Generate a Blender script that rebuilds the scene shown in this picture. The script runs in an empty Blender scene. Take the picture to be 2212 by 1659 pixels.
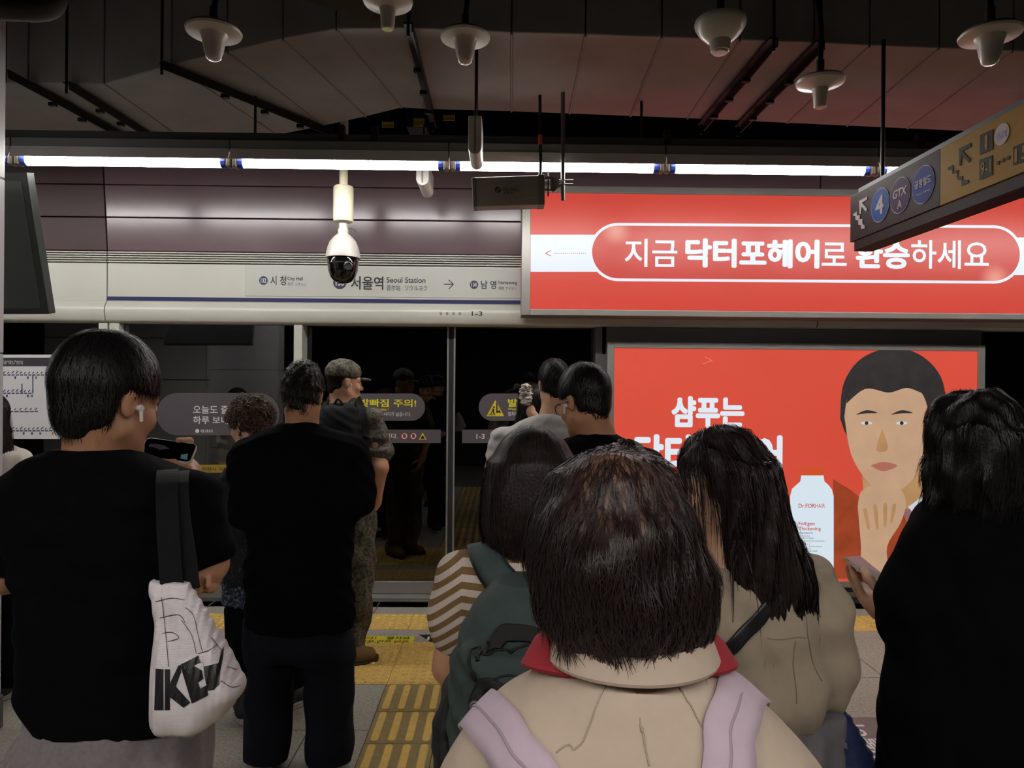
import bpy, bmesh, math, random
import numpy as np
from mathutils import Vector, Matrix

random.seed(7); np.random.seed(7)
SC = bpy.context.scene
COL = SC.collection

# ---------------------------------------------------------------- camera, world, exposure
FPX = 1534.0                       # focal length in pixels of the 2212 x 1659 frame
CAM = np.array([0.0, 0.0, 1.6])
YAW, ROLL = math.radians(0.8), math.radians(0.46)
_f = np.array([math.sin(YAW), math.cos(YAW), 0.0])
_r0 = np.array([math.cos(YAW), -math.sin(YAW), 0.0])
_u0 = np.array([0.0, 0.0, 1.0])
_r = _r0*math.cos(ROLL) + _u0*math.sin(ROLL)
_u = -_r0*math.sin(ROLL) + _u0*math.cos(ROLL)
cd = bpy.data.cameras.new('camera'); cam = bpy.data.objects.new('camera', cd); COL.objects.link(cam)
cd.sensor_width = 36.0; cd.lens = 36.0*FPX/2212.0; cd.clip_start = 0.02
cam.matrix_world = Matrix(((_r[0], _u[0], -_f[0], CAM[0]), (_r[1], _u[1], -_f[1], CAM[1]),
                           (_r[2], _u[2], -_f[2], CAM[2]), (0, 0, 0, 1)))
SC.camera = cam
w = bpy.data.worlds.new('World'); SC.world = w; w.use_nodes = True
w.node_tree.nodes['Background'].inputs[0].default_value = (0.75, 0.78, 0.85, 1)
w.node_tree.nodes['Background'].inputs[1].default_value = 0.012
SC.view_settings.view_transform = 'Standard'; SC.view_settings.look = 'None'
SC.view_settings.exposure = 0.0; SC.view_settings.gamma = 1.0
SC.view_settings.use_curve_mapping = False
TUBE_STRENGTH = 46.0
BACK_STRENGTH = 66.0

def P(px, py, Y):
    """the point on the plane y = Y that a measured pixel of the photograph shows"""
    d = _f + _r*((px-1106.0)/FPX) + _u*((829.5-py)/FPX)
    return CAM + d*((Y-CAM[1])/d[1])
def PZ(px, py, z):
    d = _f + _r*((px-1106.0)/FPX) + _u*((829.5-py)/FPX)
    return CAM + d*((z-CAM[2])/d[2])
def srgb(r, g, b):
    f = lambda c: (c/255/12.92) if c/255 <= 0.04045 else ((c/255+0.055)/1.055)**2.4
    return (f(r), f(g), f(b))

# ---------------------------------------------------------------- materials
MATS = {}
def M(name, col, rough=0.5, metal=0.0, emit=0.0, noise=None, bump=None, spec=0.5, coat=0.0, weave=None, sheen=0.0):
    """procedural principled material; noise=(scale, amount), bump=(scale, strength), weave=(scale, strength)"""
    if name in MATS: return MATS[name]
    m = bpy.data.materials.new(name); m.use_nodes = True; MATS[name] = m
    nt = m.node_tree; b = nt.nodes['Principled BSDF']
    b.inputs['Roughness'].default_value = rough; b.inputs['Metallic'].default_value = metal
    b.inputs['Specular IOR Level'].default_value = spec; b.inputs['Coat Weight'].default_value = coat
    b.inputs['Sheen Weight'].default_value = sheen
    c4 = (*col, 1)
    b.inputs['Base Color'].default_value = c4
    tc = nt.nodes.new('ShaderNodeTexCoord')
    if emit:
        b.inputs['Emission Color'].default_value = c4; b.inputs['Emission Strength'].default_value = emit
        b.inputs['Base Color'].default_value = (col[0]*.12, col[1]*.12, col[2]*.12, 1)
    if noise:
        n = nt.nodes.new('ShaderNodeTexNoise'); n.inputs['Scale'].default_value = noise[0]; n.inputs['Detail'].default_value = 5
        nt.links.new(tc.outputs['Object'], n.inputs['Vector'])
        mr = nt.nodes.new('ShaderNodeMapRange'); mr.inputs[1].default_value = .3; mr.inputs[2].default_value = .7
        mr.inputs[3].default_value = 1-noise[1]; mr.inputs[4].default_value = 1+noise[1]
        nt.links.new(n.outputs['Fac'], mr.inputs[0])
        mx = nt.nodes.new('ShaderNodeMix'); mx.data_type = 'RGBA'; mx.blend_type = 'MULTIPLY'; mx.inputs[0].default_value = 1
        mx.inputs[6].default_value = c4; nt.links.new(mr.outputs[0], mx.inputs[7])
        nt.links.new(mx.outputs[2], b.inputs['Emission Color' if emit else 'Base Color'])
    last = None
    for kind, arg in (('n', bump), ('w', weave)):
        if not arg: continue
        if kind == 'n':
            t = nt.nodes.new('ShaderNodeTexNoise'); t.inputs['Scale'].default_value = arg[0]; t.inputs['Detail'].default_value = 4
        else:
            t = nt.nodes.new('ShaderNodeTexWave'); t.inputs['Scale'].default_value = arg[0]; t.bands_direction = 'Z'
        nt.links.new(tc.outputs['Object'], t.inputs['Vector'])
        bp = nt.nodes.new('ShaderNodeBump'); bp.inputs['Strength'].default_value = arg[1]; bp.inputs['Distance'].default_value = .004
        nt.links.new(t.outputs['Fac'], bp.inputs['Height'])
        if last: nt.links.new(last.outputs[0], bp.inputs['Normal'])
        last = bp
    if last: nt.links.new(last.outputs[0], b.inputs['Normal'])
    return m

def ramp_mat(name, tex, scale, stops, rough=.7, bump=0.0, interp='CONSTANT', dist=0.0, mapping=None):
    """material coloured by a procedural texture through a colour ramp"""
    m = bpy.data.materials.new(name); m.use_nodes = True; MATS[name] = m
    nt = m.node_tree; b = nt.nodes['Principled BSDF']; b.inputs['Roughness'].default_value = rough
    tc = nt.nodes.new('ShaderNodeTexCoord'); mp = nt.nodes.new('ShaderNodeMapping')
    if mapping: mp.inputs['Scale'].default_value = mapping
    nt.links.new(tc.outputs['Object'], mp.inputs[0])
    if tex == 'NOISE':
        t = nt.nodes.new('ShaderNodeTexNoise'); t.inputs['Detail'].default_value = 3
        t.inputs['Distortion'].default_value = dist; out = 'Fac'
    elif tex == 'VORONOI':
        t = nt.nodes.new('ShaderNodeTexVoronoi'); out = 'Color'
    else:
        t = nt.nodes.new('ShaderNodeTexWave'); t.bands_direction = 'Z'; t.inputs['Distortion'].default_value = dist; out = 'Fac'
    t.inputs['Scale'].default_value = scale
    nt.links.new(mp.outputs[0], t.inputs['Vector'])
    r = nt.nodes.new('ShaderNodeValToRGB'); r.color_ramp.interpolation = interp
    el = r.color_ramp.elements
    el[0].position, el[0].color = stops[0][0], (*stops[0][1], 1)
    el[1].position, el[1].color = stops[1][0], (*stops[1][1], 1)
    for p, c in stops[2:]:
        e = el.new(p); e.color = (*c, 1)
    nt.links.new(t.outputs[out], r.inputs[0]); nt.links.new(r.outputs[0], b.inputs['Base Color'])
    if bump:
        bp = nt.nodes.new('ShaderNodeBump'); bp.inputs['Strength'].default_value = bump; bp.inputs['Distance'].default_value = .003
        nt.links.new(t.outputs[out], bp.inputs['Height']); nt.links.new(bp.outputs[0], b.inputs['Normal'])
    return m

def glass_mat(name, tint, gain=1.0):
    m = bpy.data.materials.new(name); m.use_nodes = True; MATS[name] = m
    nt = m.node_tree; nt.nodes.remove(nt.nodes['Principled BSDF']); o = nt.nodes['Material Output']
    t = nt.nodes.new('ShaderNodeBsdfTransparent'); t.inputs[0].default_value = (*tint, 1)
    g = nt.nodes.new('ShaderNodeBsdfGlossy'); g.inputs['Roughness'].default_value = .015; g.inputs[0].default_value = (.9, .9, .9, 1)
    fr = nt.nodes.new('ShaderNodeFresnel'); fr.inputs[0].default_value = 1.5
    mu = nt.nodes.new('ShaderNodeMath'); mu.operation = 'MULTIPLY'; mu.inputs[1].default_value = gain
    mx = nt.nodes.new('ShaderNodeMixShader')
    nt.links.new(fr.outputs[0], mu.inputs[0]); nt.links.new(mu.outputs[0], mx.inputs[0])
    nt.links.new(t.outputs[0], mx.inputs[1]); nt.links.new(g.outputs[0], mx.inputs[2])
    nt.links.new(mx.outputs[0], o.inputs[0])
    return m

# ---------------------------------------------------------------- objects
def tag(o, label=None, cat=None, group=None, kind=None):
    for k, v in (('label', label), ('category', cat), ('group', group), ('kind', kind)):
        if v: o[k] = v
    return o
def link(name, me, mat=None, parent=None, loc=None):
    o = bpy.data.objects.new(name, me); COL.objects.link(o)
    if mat is not None and me is not None:
        me.materials.clear()
        for mm in (mat if isinstance(mat, (list, tuple)) else [mat]): me.materials.append(mm)
    if parent is not None:
        o.parent = parent
        if loc is None: o.matrix_parent_inverse = Matrix.Translation(-parent.location)
    if loc is not None: o.location = loc
    return o
def empty(name, loc, label, cat, group=None):
    o = bpy.data.objects.new(name, None); COL.objects.link(o); o.location = loc
    o.empty_display_size = .1
    return tag(o, label, cat, group)

def _ax(d):
    d = np.array(d, float); d /= np.linalg.norm(d)
    a = np.array([0, 0, 1.0]) if abs(d[2]) < .9 else np.array([1.0, 0, 0])
    s = np.cross(d, a); s /= np.linalg.norm(s)
    return d, s, np.cross(s, d)

class MB:
    def __init__(self): self.v = []; self.f = []; self.m = []
    def add(self, vs, fs, mi=0):
        o = len(self.v); self.v += [tuple(map(float, q)) for q in vs]
        self.f += [tuple(i+o for i in q) for q in fs]; self.m += [mi]*len(fs); return self
    def box(self, x0, x1, y0, y1, z0, z1, mi=0):
        return self.add([(x, y, z) for z in (z0, z1) for y in (y0, y1) for x in (x0, x1)],
                        [(0, 2, 3, 1), (4, 5, 7, 6), (0, 1, 5, 4), (2, 6, 7, 3), (0, 4, 6, 2), (1, 3, 7, 5)], mi)
    def hexa(self, lo4, hi4, mi=0):
        """eight corners: a bottom loop and a top loop in the same order"""
        n = len(lo4)
        return self.add(list(lo4)+list(hi4), [tuple(range(n))[::-1], tuple(range(n, 2*n))] +
                        [(i, (i+1) % n, (i+1) % n+n, i+n) for i in range(n)], mi)
    def tube(self, pts, r, n=12, mi=0, cap=True):
        pts = [np.array(p, float) for p in pts]
        rs = r if isinstance(r, (list, tuple)) else [r]*len(pts)
        vs = []; s = None
        for i, p in enumerate(pts):
            t = pts[min(i+1, len(pts)-1)]-pts[max(i-1, 0)]
            t = t/np.linalg.norm(t)
            if s is None: _, s, _ = _ax(t)
            s = s-t*np.dot(s, t); s /= np.linalg.norm(s); q = np.cross(t, s)
            vs += [p+rs[i]*(math.cos(a)*s+math.sin(a)*q) for a in np.linspace(0, 2*math.pi, n, endpoint=False)]
        fs = [(i*n+j, i*n+(j+1) % n, (i+1)*n+(j+1) % n, (i+1)*n+j) for i in range(len(pts)-1) for j in range(n)]
        if cap: fs += [tuple(range(n))[::-1], tuple(range((len(pts)-1)*n, len(pts)*n))]
        return self.add(vs, fs, mi)
    def lathe(self, prof, c, n=32, mi=0, axis=(0, 0, 1)):
        """prof: (radius, height) pairs along the axis"""
        d, s, q = _ax(axis); c = np.array(c, float); vs = []
        for r, h in prof:
            vs += [c+d*h+max(r, 1e-5)*(math.cos(a)*s+math.sin(a)*q) for a in np.linspace(0, 2*math.pi, n, endpoint=False)]
        fs = [(i*n+j, i*n+(j+1) % n, (i+1)*n+(j+1) % n, (i+1)*n+j) for i in range(len(prof)-1) for j in range(n)]
        return self.add(vs, fs, mi)
    def plate(self, pts, y0, y1, mi=0):
        """outline of (x, z) points, a plate between y0 and y1"""
        return self.hexa([(x, y0, z) for x, z in pts], [(x, y1, z) for x, z in pts], mi)
    def build(self, name, mat, parent=None, smooth=False, bevel=0.0, loc=None):
        me = bpy.data.meshes.new(name); me.from_pydata(self.v, [], self.f)
        bm = bmesh.new(); bm.from_mesh(me); bmesh.ops.recalc_face_normals(bm, faces=bm.faces)
        bm.to_mesh(me); bm.free()
        o = link(name, me, mat, parent, loc)
        if len(me.materials) > 1: me.polygons.foreach_set('material_index', self.m)
        if smooth:
            me.polygons.foreach_set('use_smooth', [True]*len(me.polygons))
            try: me.set_sharp_from_angle(angle=math.radians(38))
            except Exception: pass
        if bevel:
            md = o.modifiers.new('bevel', 'BEVEL'); md.width = bevel; md.segments = 2; md.limit_method = 'ANGLE'
        return o

def spline(pts, n):
    """Catmull-Rom resampling of a list of points"""
    A = np.array(pts, float); k = len(A); out = []
    for t in np.linspace(0, k-1, n):
        i = min(int(t), k-2); u = t-i
        p0, p1, p2, p3 = A[max(i-1, 0)], A[i], A[i+1], A[min(i+2, k-1)]
        out.append(.5*((2*p1)+(p2-p0)*u+(2*p0-5*p1+4*p2-p3)*u*u+(3*p1-p0-3*p2+p3)*u**3))
    return np.array(out)

# ---------------------------------------------------------------- lettering
_TC = {}
def glyphs(body, bold=0.0, shear=0.0):
    key = (body, bold, shear)
    if key not in _TC:
        strike = bold if bold > .015 else 0
        cu = bpy.data.curves.new('lettering', 'FONT'); cu.body = body; cu.offset = 0 if strike else bold; cu.shear = shear; cu.resolution_u = 3
        o = bpy.data.objects.new('lettering', cu); COL.objects.link(o)
        dg = bpy.context.evaluated_depsgraph_get()
        me = bpy.data.meshes.new_from_object(o.evaluated_get(dg))
        V = np.array([v.co[:] for v in me.vertices]).reshape(-1, 3)[:, :2]; F = [tuple(p.vertices) for p in me.polygons]
        bpy.data.objects.remove(o); bpy.data.curves.remove(cu); bpy.data.meshes.remove(me)
        if strike:                       # heavy weight: the glyph struck several times, slightly shifted
            V0, F0, n0 = V, F, len(V); sh = [(strike*math.cos(a), strike*math.sin(a)*.8) for a in np.linspace(0, 2*math.pi, 8, endpoint=False)]
            lay = np.repeat(np.arange(9), n0)[:, None]; V = np.concatenate([V0]+[V0+np.array(q) for q in sh]); F = [tuple(i+k*n0 for i in f) for k in range(9) for f in F0]
        else: lay = np.zeros((len(V), 1))
        lo, hi = V.min(0), V.max(0)
        _TC[key] = (np.hstack([(V-lo)/np.maximum(hi-lo, 1e-6), lay]), F)
    return _TC[key]
def text_at(body, o, ux, uz, mat, parent, bold=0.0, shear=0.0, name='lettering'):
    """flat lettering filling the parallelogram o, o+ux, o+uz"""
    V, F = glyphs(body, bold, shear); o = np.array(o); ux = np.array(ux); uz = np.array(uz)
    nr = np.cross(ux, uz); nr = nr/np.linalg.norm(nr)*.00004
    W = o + V[:, :1]*ux + V[:, 1:2]*uz + V[:, 2:]*nr
    me = bpy.data.meshes.new(name); me.from_pydata(W.tolist(), [], F)
    return link(name, me, mat, parent)
def text_px(body, rect, Y, mat, parent, bold=0.0, shear=0.0):
    x0, y0, x1, y1 = rect
    bl = P(x0, y1, Y); br = P(x1, y1, Y); tl = P(x0, y0, Y)
    bl = np.array([bl[0], Y, (bl[2]+br[2])/2]); cx = (P((x0+x1)/2, y1, Y)); hz = P((x0+x1)/2, y0, Y)[2]-cx[2]
    bl[2] = cx[2]
    return text_at(body, bl, (br[0]-bl[0], 0, 0), (0, 0, hz), mat, parent, bold, shear)
def flat_px(name, pts, Y, mat, parent, th=.0015, n=None):
    """a thin printed plate whose outline was measured in the photograph"""
    if n: pts = spline(list(pts)+[pts[0]], n)[:-1]
    q = [P(x, y, Y) for x, y in pts]
    return MB().plate([(a[0], a[2]) for a in q], Y, Y+th).build(name, mat, parent)
def pill(x0, y0, x1, y1, n=14, r=None):
    r = (y1-y0)/2 if r is None else r
    pts = []
    for cx, cy, a0 in ((x1-r, y1-r, 0), (x0+r, y1-r, 90), (x0+r, y0+r, 180), (x1-r, y0+r, 270)):
        for a in np.linspace(a0, a0+90, n): pts.append((cx+r*math.cos(math.radians(a)), cy+r*math.sin(math.radians(a))))
    return pts
def disc(cx, cy, rx, ry=None, n=32):
    ry = ry or rx
    return [(cx+rx*math.cos(a), cy+ry*math.sin(a)) for a in np.linspace(0, 2*math.pi, n, endpoint=False)]
# ---------------------------------------------------------------- implicit modelling: smooth bodies, cloth and hair as single meshes
BIG = 0.12
class Nd:
    __slots__ = ('f', 'lo', 'hi')
    def __init__(s, f, lo, hi): s.f = f; s.lo = np.array(lo, np.float32); s.hi = np.array(hi, np.float32)
def rc(a, b, ra, rb=None, sy=1.0):
    """round cone from a to b; sy flattens it front to back"""
    rb = ra if rb is None else rb
    a = np.array(a, np.float32); b = np.array(b, np.float32)
    if abs(ra-rb) > .98*np.linalg.norm(b-a): b = a+(b-a)/max(np.linalg.norm(b-a), 1e-6)*abs(ra-rb)*1.05
    ba = b-a; l2 = float(ba@ba); rr = ra-rb; a2 = l2-rr*rr; il2 = 1/l2
    def f(p):
        pa = p-a
        if sy != 1.0:
            t = np.clip((pa@ba)/l2, 0, 1)[:, None]; c = t*ba; e = pa-c; e[:, 1] /= sy; pa = c+e
        y = pa@ba; z = y-l2; q = pa*l2-np.outer(y, ba); x2 = (q*q).sum(1); y2 = y*y*l2; z2 = z*z*l2
        k = np.sign(rr)*rr*rr*x2
        d = (np.sqrt(np.maximum(x2*a2*il2, 0))+y*rr)*il2-ra
        m1 = np.sign(z)*a2*z2 > k; m2 = (~m1) & (np.sign(y)*a2*y2 < k)
        d = np.where(m1, np.sqrt(x2+z2)*il2-rb, np.where(m2, np.sqrt(x2+y2)*il2-ra, d))
        return d*(min(sy, 1.0))
    r = max(ra, rb)*max(1, sy)
    return Nd(f, np.minimum(a, b)-r, np.maximum(a, b)+r)
def ell(c, r, R=None):
    c = np.array(c, np.float32); r = np.array(r, np.float32); R_ = None if R is None else np.array(R, np.float32)
    def f(p):
        q = p-c
        if R_ is not None: q = q@R_
        k0 = np.sqrt(((q/r)**2).sum(1)); k1 = np.sqrt(((q/(r*r))**2).sum(1))+1e-9
        return k0*(k0-1)/k1
    m = float(r.max()) if R is not None else r
    return Nd(f, c-m, c+m)
def rbox(c, h, rad, R=None):
    c = np.array(c, np.float32); h = np.array(h, np.float32)-rad; R_ = None if R is None else np.array(R, np.float32)
    def f(p):
        q = p-c
        if R_ is not None: q = q@R_
        q = np.abs(q)-h
        return np.sqrt((np.maximum(q, 0)**2).sum(1))+np.minimum(q.max(1), 0)-rad
    m = float(np.linalg.norm(h)+rad) if R is not None else h+rad
    return Nd(f, c-m, c+m)
def loft(rows, Y, n=2.3, px=True, rnd=.0):
    """rows of (pixel y, left x, right x, back depth, front depth[, y shift]) measured at distance Y: a body of changing oval section"""
    R = []
    for row in rows:
        py, xl, xr, yb, yf = row[:5]; sh = row[5] if len(row) > 5 else 0
        if px:
            a, b = P(xl, py, Y), P(xr, py, Y); R.append(((a[2]+b[2])/2, a[0], b[0], yb, yf, Y+sh))
        else: R.append((py, xl, xr, yb, yf, Y+sh))
    R = np.array(R)
    R = R[np.argsort(R[:, 0])]
    if len(R) > 2: D = spline(R, len(R)*8); D = D[np.argsort(D[:, 0])]
    else: D = R
    D = D.astype(np.float32)
    z0, z1 = float(D[0, 0]), float(D[-1, 0])
    def f(p):
        z = p[:, 2]
        g = [np.interp(z, D[:, 0], D[:, i]).astype(np.float32) for i in range(1, 6)]
        a = np.maximum((g[1]-g[0])/2, .004); cx = (g[1]+g[0])/2
        dy = p[:, 1]-g[4]; b = np.maximum(np.where(dy < 0, g[2], g[3]), .004)
        k = ((np.abs(p[:, 0]-cx)/a)**n+(np.abs(dy)/b)**n)**(1/n)
        d = (k-1)*np.minimum(a, b)
        e = np.maximum(z-z1, z0-z)
        if rnd:
            d2 = np.maximum(d+rnd, 0); e2 = np.maximum(e+rnd, 0)
            return np.sqrt(d2*d2+e2*e2)+np.minimum(np.maximum(d+rnd, e+rnd), 0)-rnd
        return np.maximum(d, e)
    lo = (D[:, 1].min(), (D[:, 5]-D[:, 3]).min(), z0); hi = (D[:, 2].max(), (D[:, 5]+D[:, 4]).max(), z1)
    return Nd(f, lo, hi)
def smin(a, b, k):
    h = np.maximum(k-np.abs(a-b), 0)/k
    return np.minimum(a, b)-h*h*k*.25
def ev(ops, p, cull=True):
    d = np.full(len(p), 10.0, np.float32)
    for op in ops:
        if op[0] == 'n': d = d+op[1](p); continue
        nd, k = op[1], op[2]
        if cull:
            m = ((p > nd.lo-BIG) & (p < nd.hi+BIG)).all(1)
            e = np.full(len(p), BIG, np.float32)
            if m.any(): e[m] = nd.f(p[m])
        else: e = nd.f(p)
        if op[0] == 'u': d = smin(d, e, k) if k else np.minimum(d, e)
        elif op[0] == 's': d = -smin(-d, e, k) if k else np.maximum(d, -e)
        else: d = -smin(-d, -e, k) if k else np.maximum(d, e)
    return d
def U(*nodes, k=.02): return [('u', n, k) for n in nodes]
def S(*nodes, k=.01): return [('s', n, k) for n in nodes]
def folds(amp, freq, seed=0, stretch=(1, 1, 1)):
    """gentle cloth folds: warped sums of sines"""
    rs = np.random.RandomState(seed); st = np.array(stretch, np.float32)
    W = [(rs.randn(3).astype(np.float32)*freq*st*(1.6**i), rs.rand()*6.28, amp/(1.35**i)) for i in range(4)]
    wv = (rs.randn(3).astype(np.float32)*freq*.6, rs.rand()*6)
    def f(p):
        s = np.sin(p@wv[0]+wv[1])*1.3
        return sum(a*np.sin(p@k+ph+s) for k, ph, a in W).astype(np.float32)
    return [('n', f)]
def surf(ops, vox, pad=.03, lo=None, hi=None):
    us = [o[1] for o in ops if o[0] == 'u']
    if lo is None: lo = np.min([n.lo for n in us], 0)
    if hi is None: hi = np.max([n.hi for n in us], 0)
    lo = np.array(lo, np.float32)-pad; hi = np.array(hi, np.float32)+pad; B = 8
    nb = np.ceil((hi-lo)/(vox*B)).astype(int)+1
    g = np.stack(np.meshgrid(*[np.arange(k) for k in nb], indexing='ij'), -1).reshape(-1, 3)
    cen = (lo+(g+.5)*vox*B-.5*vox).astype(np.float32)
    d0 = ev(ops, cen, False)
    act = np.abs(d0) < vox*B*.87+.025
    V6 = np.empty((nb[0], B, nb[1], B, nb[2], B), np.float32)
    V6[:] = d0.reshape(nb[0], 1, nb[1], 1, nb[2], 1)
    loc = np.stack(np.meshgrid(*[np.arange(B)]*3, indexing='ij'), -1).reshape(-1, 3)
    ga = g[act]
    for c in range(0, len(ga), 600):
        q = ga[c:c+600]
        p = (lo+((q*B)[:, None, :]+loc[None])*vox).astype(np.float32).reshape(-1, 3)
        V6[q[:, 0], :, q[:, 1], :, q[:, 2], :] = ev(ops, p).reshape(-1, B, B, B)
    V = V6.reshape(nb[0]*B, nb[1]*B, nb[2]*B)
    ins = V < 0
    cnt = np.zeros(tuple(s-1 for s in V.shape), np.int8)
    offs = [(i, j, k) for i in (0, 1) for j in (0, 1) for k in (0, 1)]
    sl = lambda o, s: slice(o, s-1+o)
    for i, j, k in offs: cnt += ins[sl(i, V.shape[0]), sl(j, V.shape[1]), sl(k, V.shape[2])]
    cells = np.argwhere((cnt > 0) & (cnt < 8))
    cv = np.stack([V[cells[:, 0]+i, cells[:, 1]+j, cells[:, 2]+k] for i, j, k in offs], 1)
    acc = np.zeros((len(cells), 3), np.float32); num = np.zeros(len(cells), np.float32)
    of = np.array(offs, np.float32)
    for a in range(8):
        for b in range(a+1, 8):
            if abs(of[a]-of[b]).sum() != 1: continue
            m = (cv[:, a] < 0) != (cv[:, b] < 0)
            t = cv[m, a]/(cv[m, a]-cv[m, b])
            acc[m] += of[a]+t[:, None]*(of[b]-of[a]); num[m] += 1
    verts = lo+(cells+acc/num[:, None])*vox
    cid = np.full(cnt.shape, -1, np.int32); cid[tuple(cells.T)] = np.arange(len(cells))
    quads = []
    for ax in range(3):
        o1, o2 = (ax+1) % 3, (ax+2) % 3
        A = np.take(ins, range(0, V.shape[ax]-1), ax); Bv = np.take(ins, range(1, V.shape[ax]), ax)
        e = np.argwhere(A != Bv)
        e = e[(e[:, o1] > 0) & (e[:, o2] > 0) & (e[:, o1] < cnt.shape[o1]) & (e[:, o2] < cnt.shape[o2])]
        fl = ins[tuple(e.T)]
        d1 = np.zeros(3, int); d1[o1] = 1; d2 = np.zeros(3, int); d2[o2] = 1
        q = np.stack([cid[tuple((e-d1-d2).T)], cid[tuple((e-d2).T)], cid[tuple(e.T)], cid[tuple((e-d1).T)]], 1)
        q[~fl] = q[~fl][:, ::-1]
        quads.append(q)
    Q = np.concatenate(quads); Q = Q[(Q >= 0).all(1)]
    return verts, Q
def np_mesh(name, V, Q, smooth=True):
    me = bpy.data.meshes.new(name)
    k = Q.shape[1]
    me.vertices.add(len(V)); me.vertices.foreach_set('co', np.ascontiguousarray(V, np.float32).ravel())
    me.loops.add(Q.size); me.loops.foreach_set('vertex_index', np.ascontiguousarray(Q, np.int32).ravel())
    me.polygons.add(len(Q)); me.polygons.foreach_set('loop_start', np.arange(0, Q.size, k, dtype=np.int32))
    me.update(calc_edges=True)
    if smooth: me.polygons.foreach_set('use_smooth', np.ones(len(Q), bool))
    return me
def sdf_obj(name, ops, vox, mat, parent, **kw):
    V, Q = surf(ops, vox, **kw)
    return link(name, np_mesh(name, V, Q), mat, parent)
def grad(ops, p, e=.004):
    p = p.astype(np.float32); d = ev(ops, p)
    g = np.stack([ev(ops, p+np.array(v, np.float32)*e)-d for v in ((1, 0, 0), (0, 1, 0), (0, 0, 1))], 1)
    return d, g/(np.linalg.norm(g, axis=1, keepdims=True)+1e-9)
def onto(ops, p, off=0.0, it=5):
    p = np.array(p, np.float32)
    for _ in range(it):
        d, g = grad(ops, p); p = p-g*np.clip(d-off, -.05, .05)[:, None]
    return p, g
def ribbon(name, pts, width, ops, off, mat, parent, th=.004, n=28, nw=5):
    """a strap that lies on a surface along the given points"""
    c = spline(pts, n).astype(np.float32)
    c, g = onto(ops, c, off)
    t = np.gradient(c, axis=0); t /= np.linalg.norm(t, axis=1, keepdims=True)
    s = np.cross(t, g); s /= np.linalg.norm(s, axis=1, keepdims=True)+1e-9
    w = np.linspace(-.5, .5, nw)*width
    G = (c[:, None]+s[:, None]*w[None, :, None]).reshape(-1, 3).astype(np.float32)
    G, gn = onto(ops, G, off, 3)
    top = G+gn*th
    V = np.concatenate([top, G]); N = len(G); Q = []
    for i in range(n-1):
        for j in range(nw-1):
            a, b, cc, d = i*nw+j, i*nw+j+1, (i+1)*nw+j+1, (i+1)*nw+j
            Q += [(a, b, cc, d), (a+N, d+N, cc+N, b+N)]
        for j, fl in ((0, 0), (nw-1, 1)):
            a, d = i*nw+j, (i+1)*nw+j
            Q.append((a, d, d+N, a+N) if not fl else (a, a+N, d+N, d))
    for i in (0, n-1):
        for j in range(nw-1):
            a, b = i*nw+j, i*nw+j+1
            Q.append((a, a+N, b+N, b) if i == 0 else (a, b, b+N, a+N))
    me = np_mesh(name, V, np.array(Q)); o = link(name, me, mat, parent)
    return o
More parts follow.
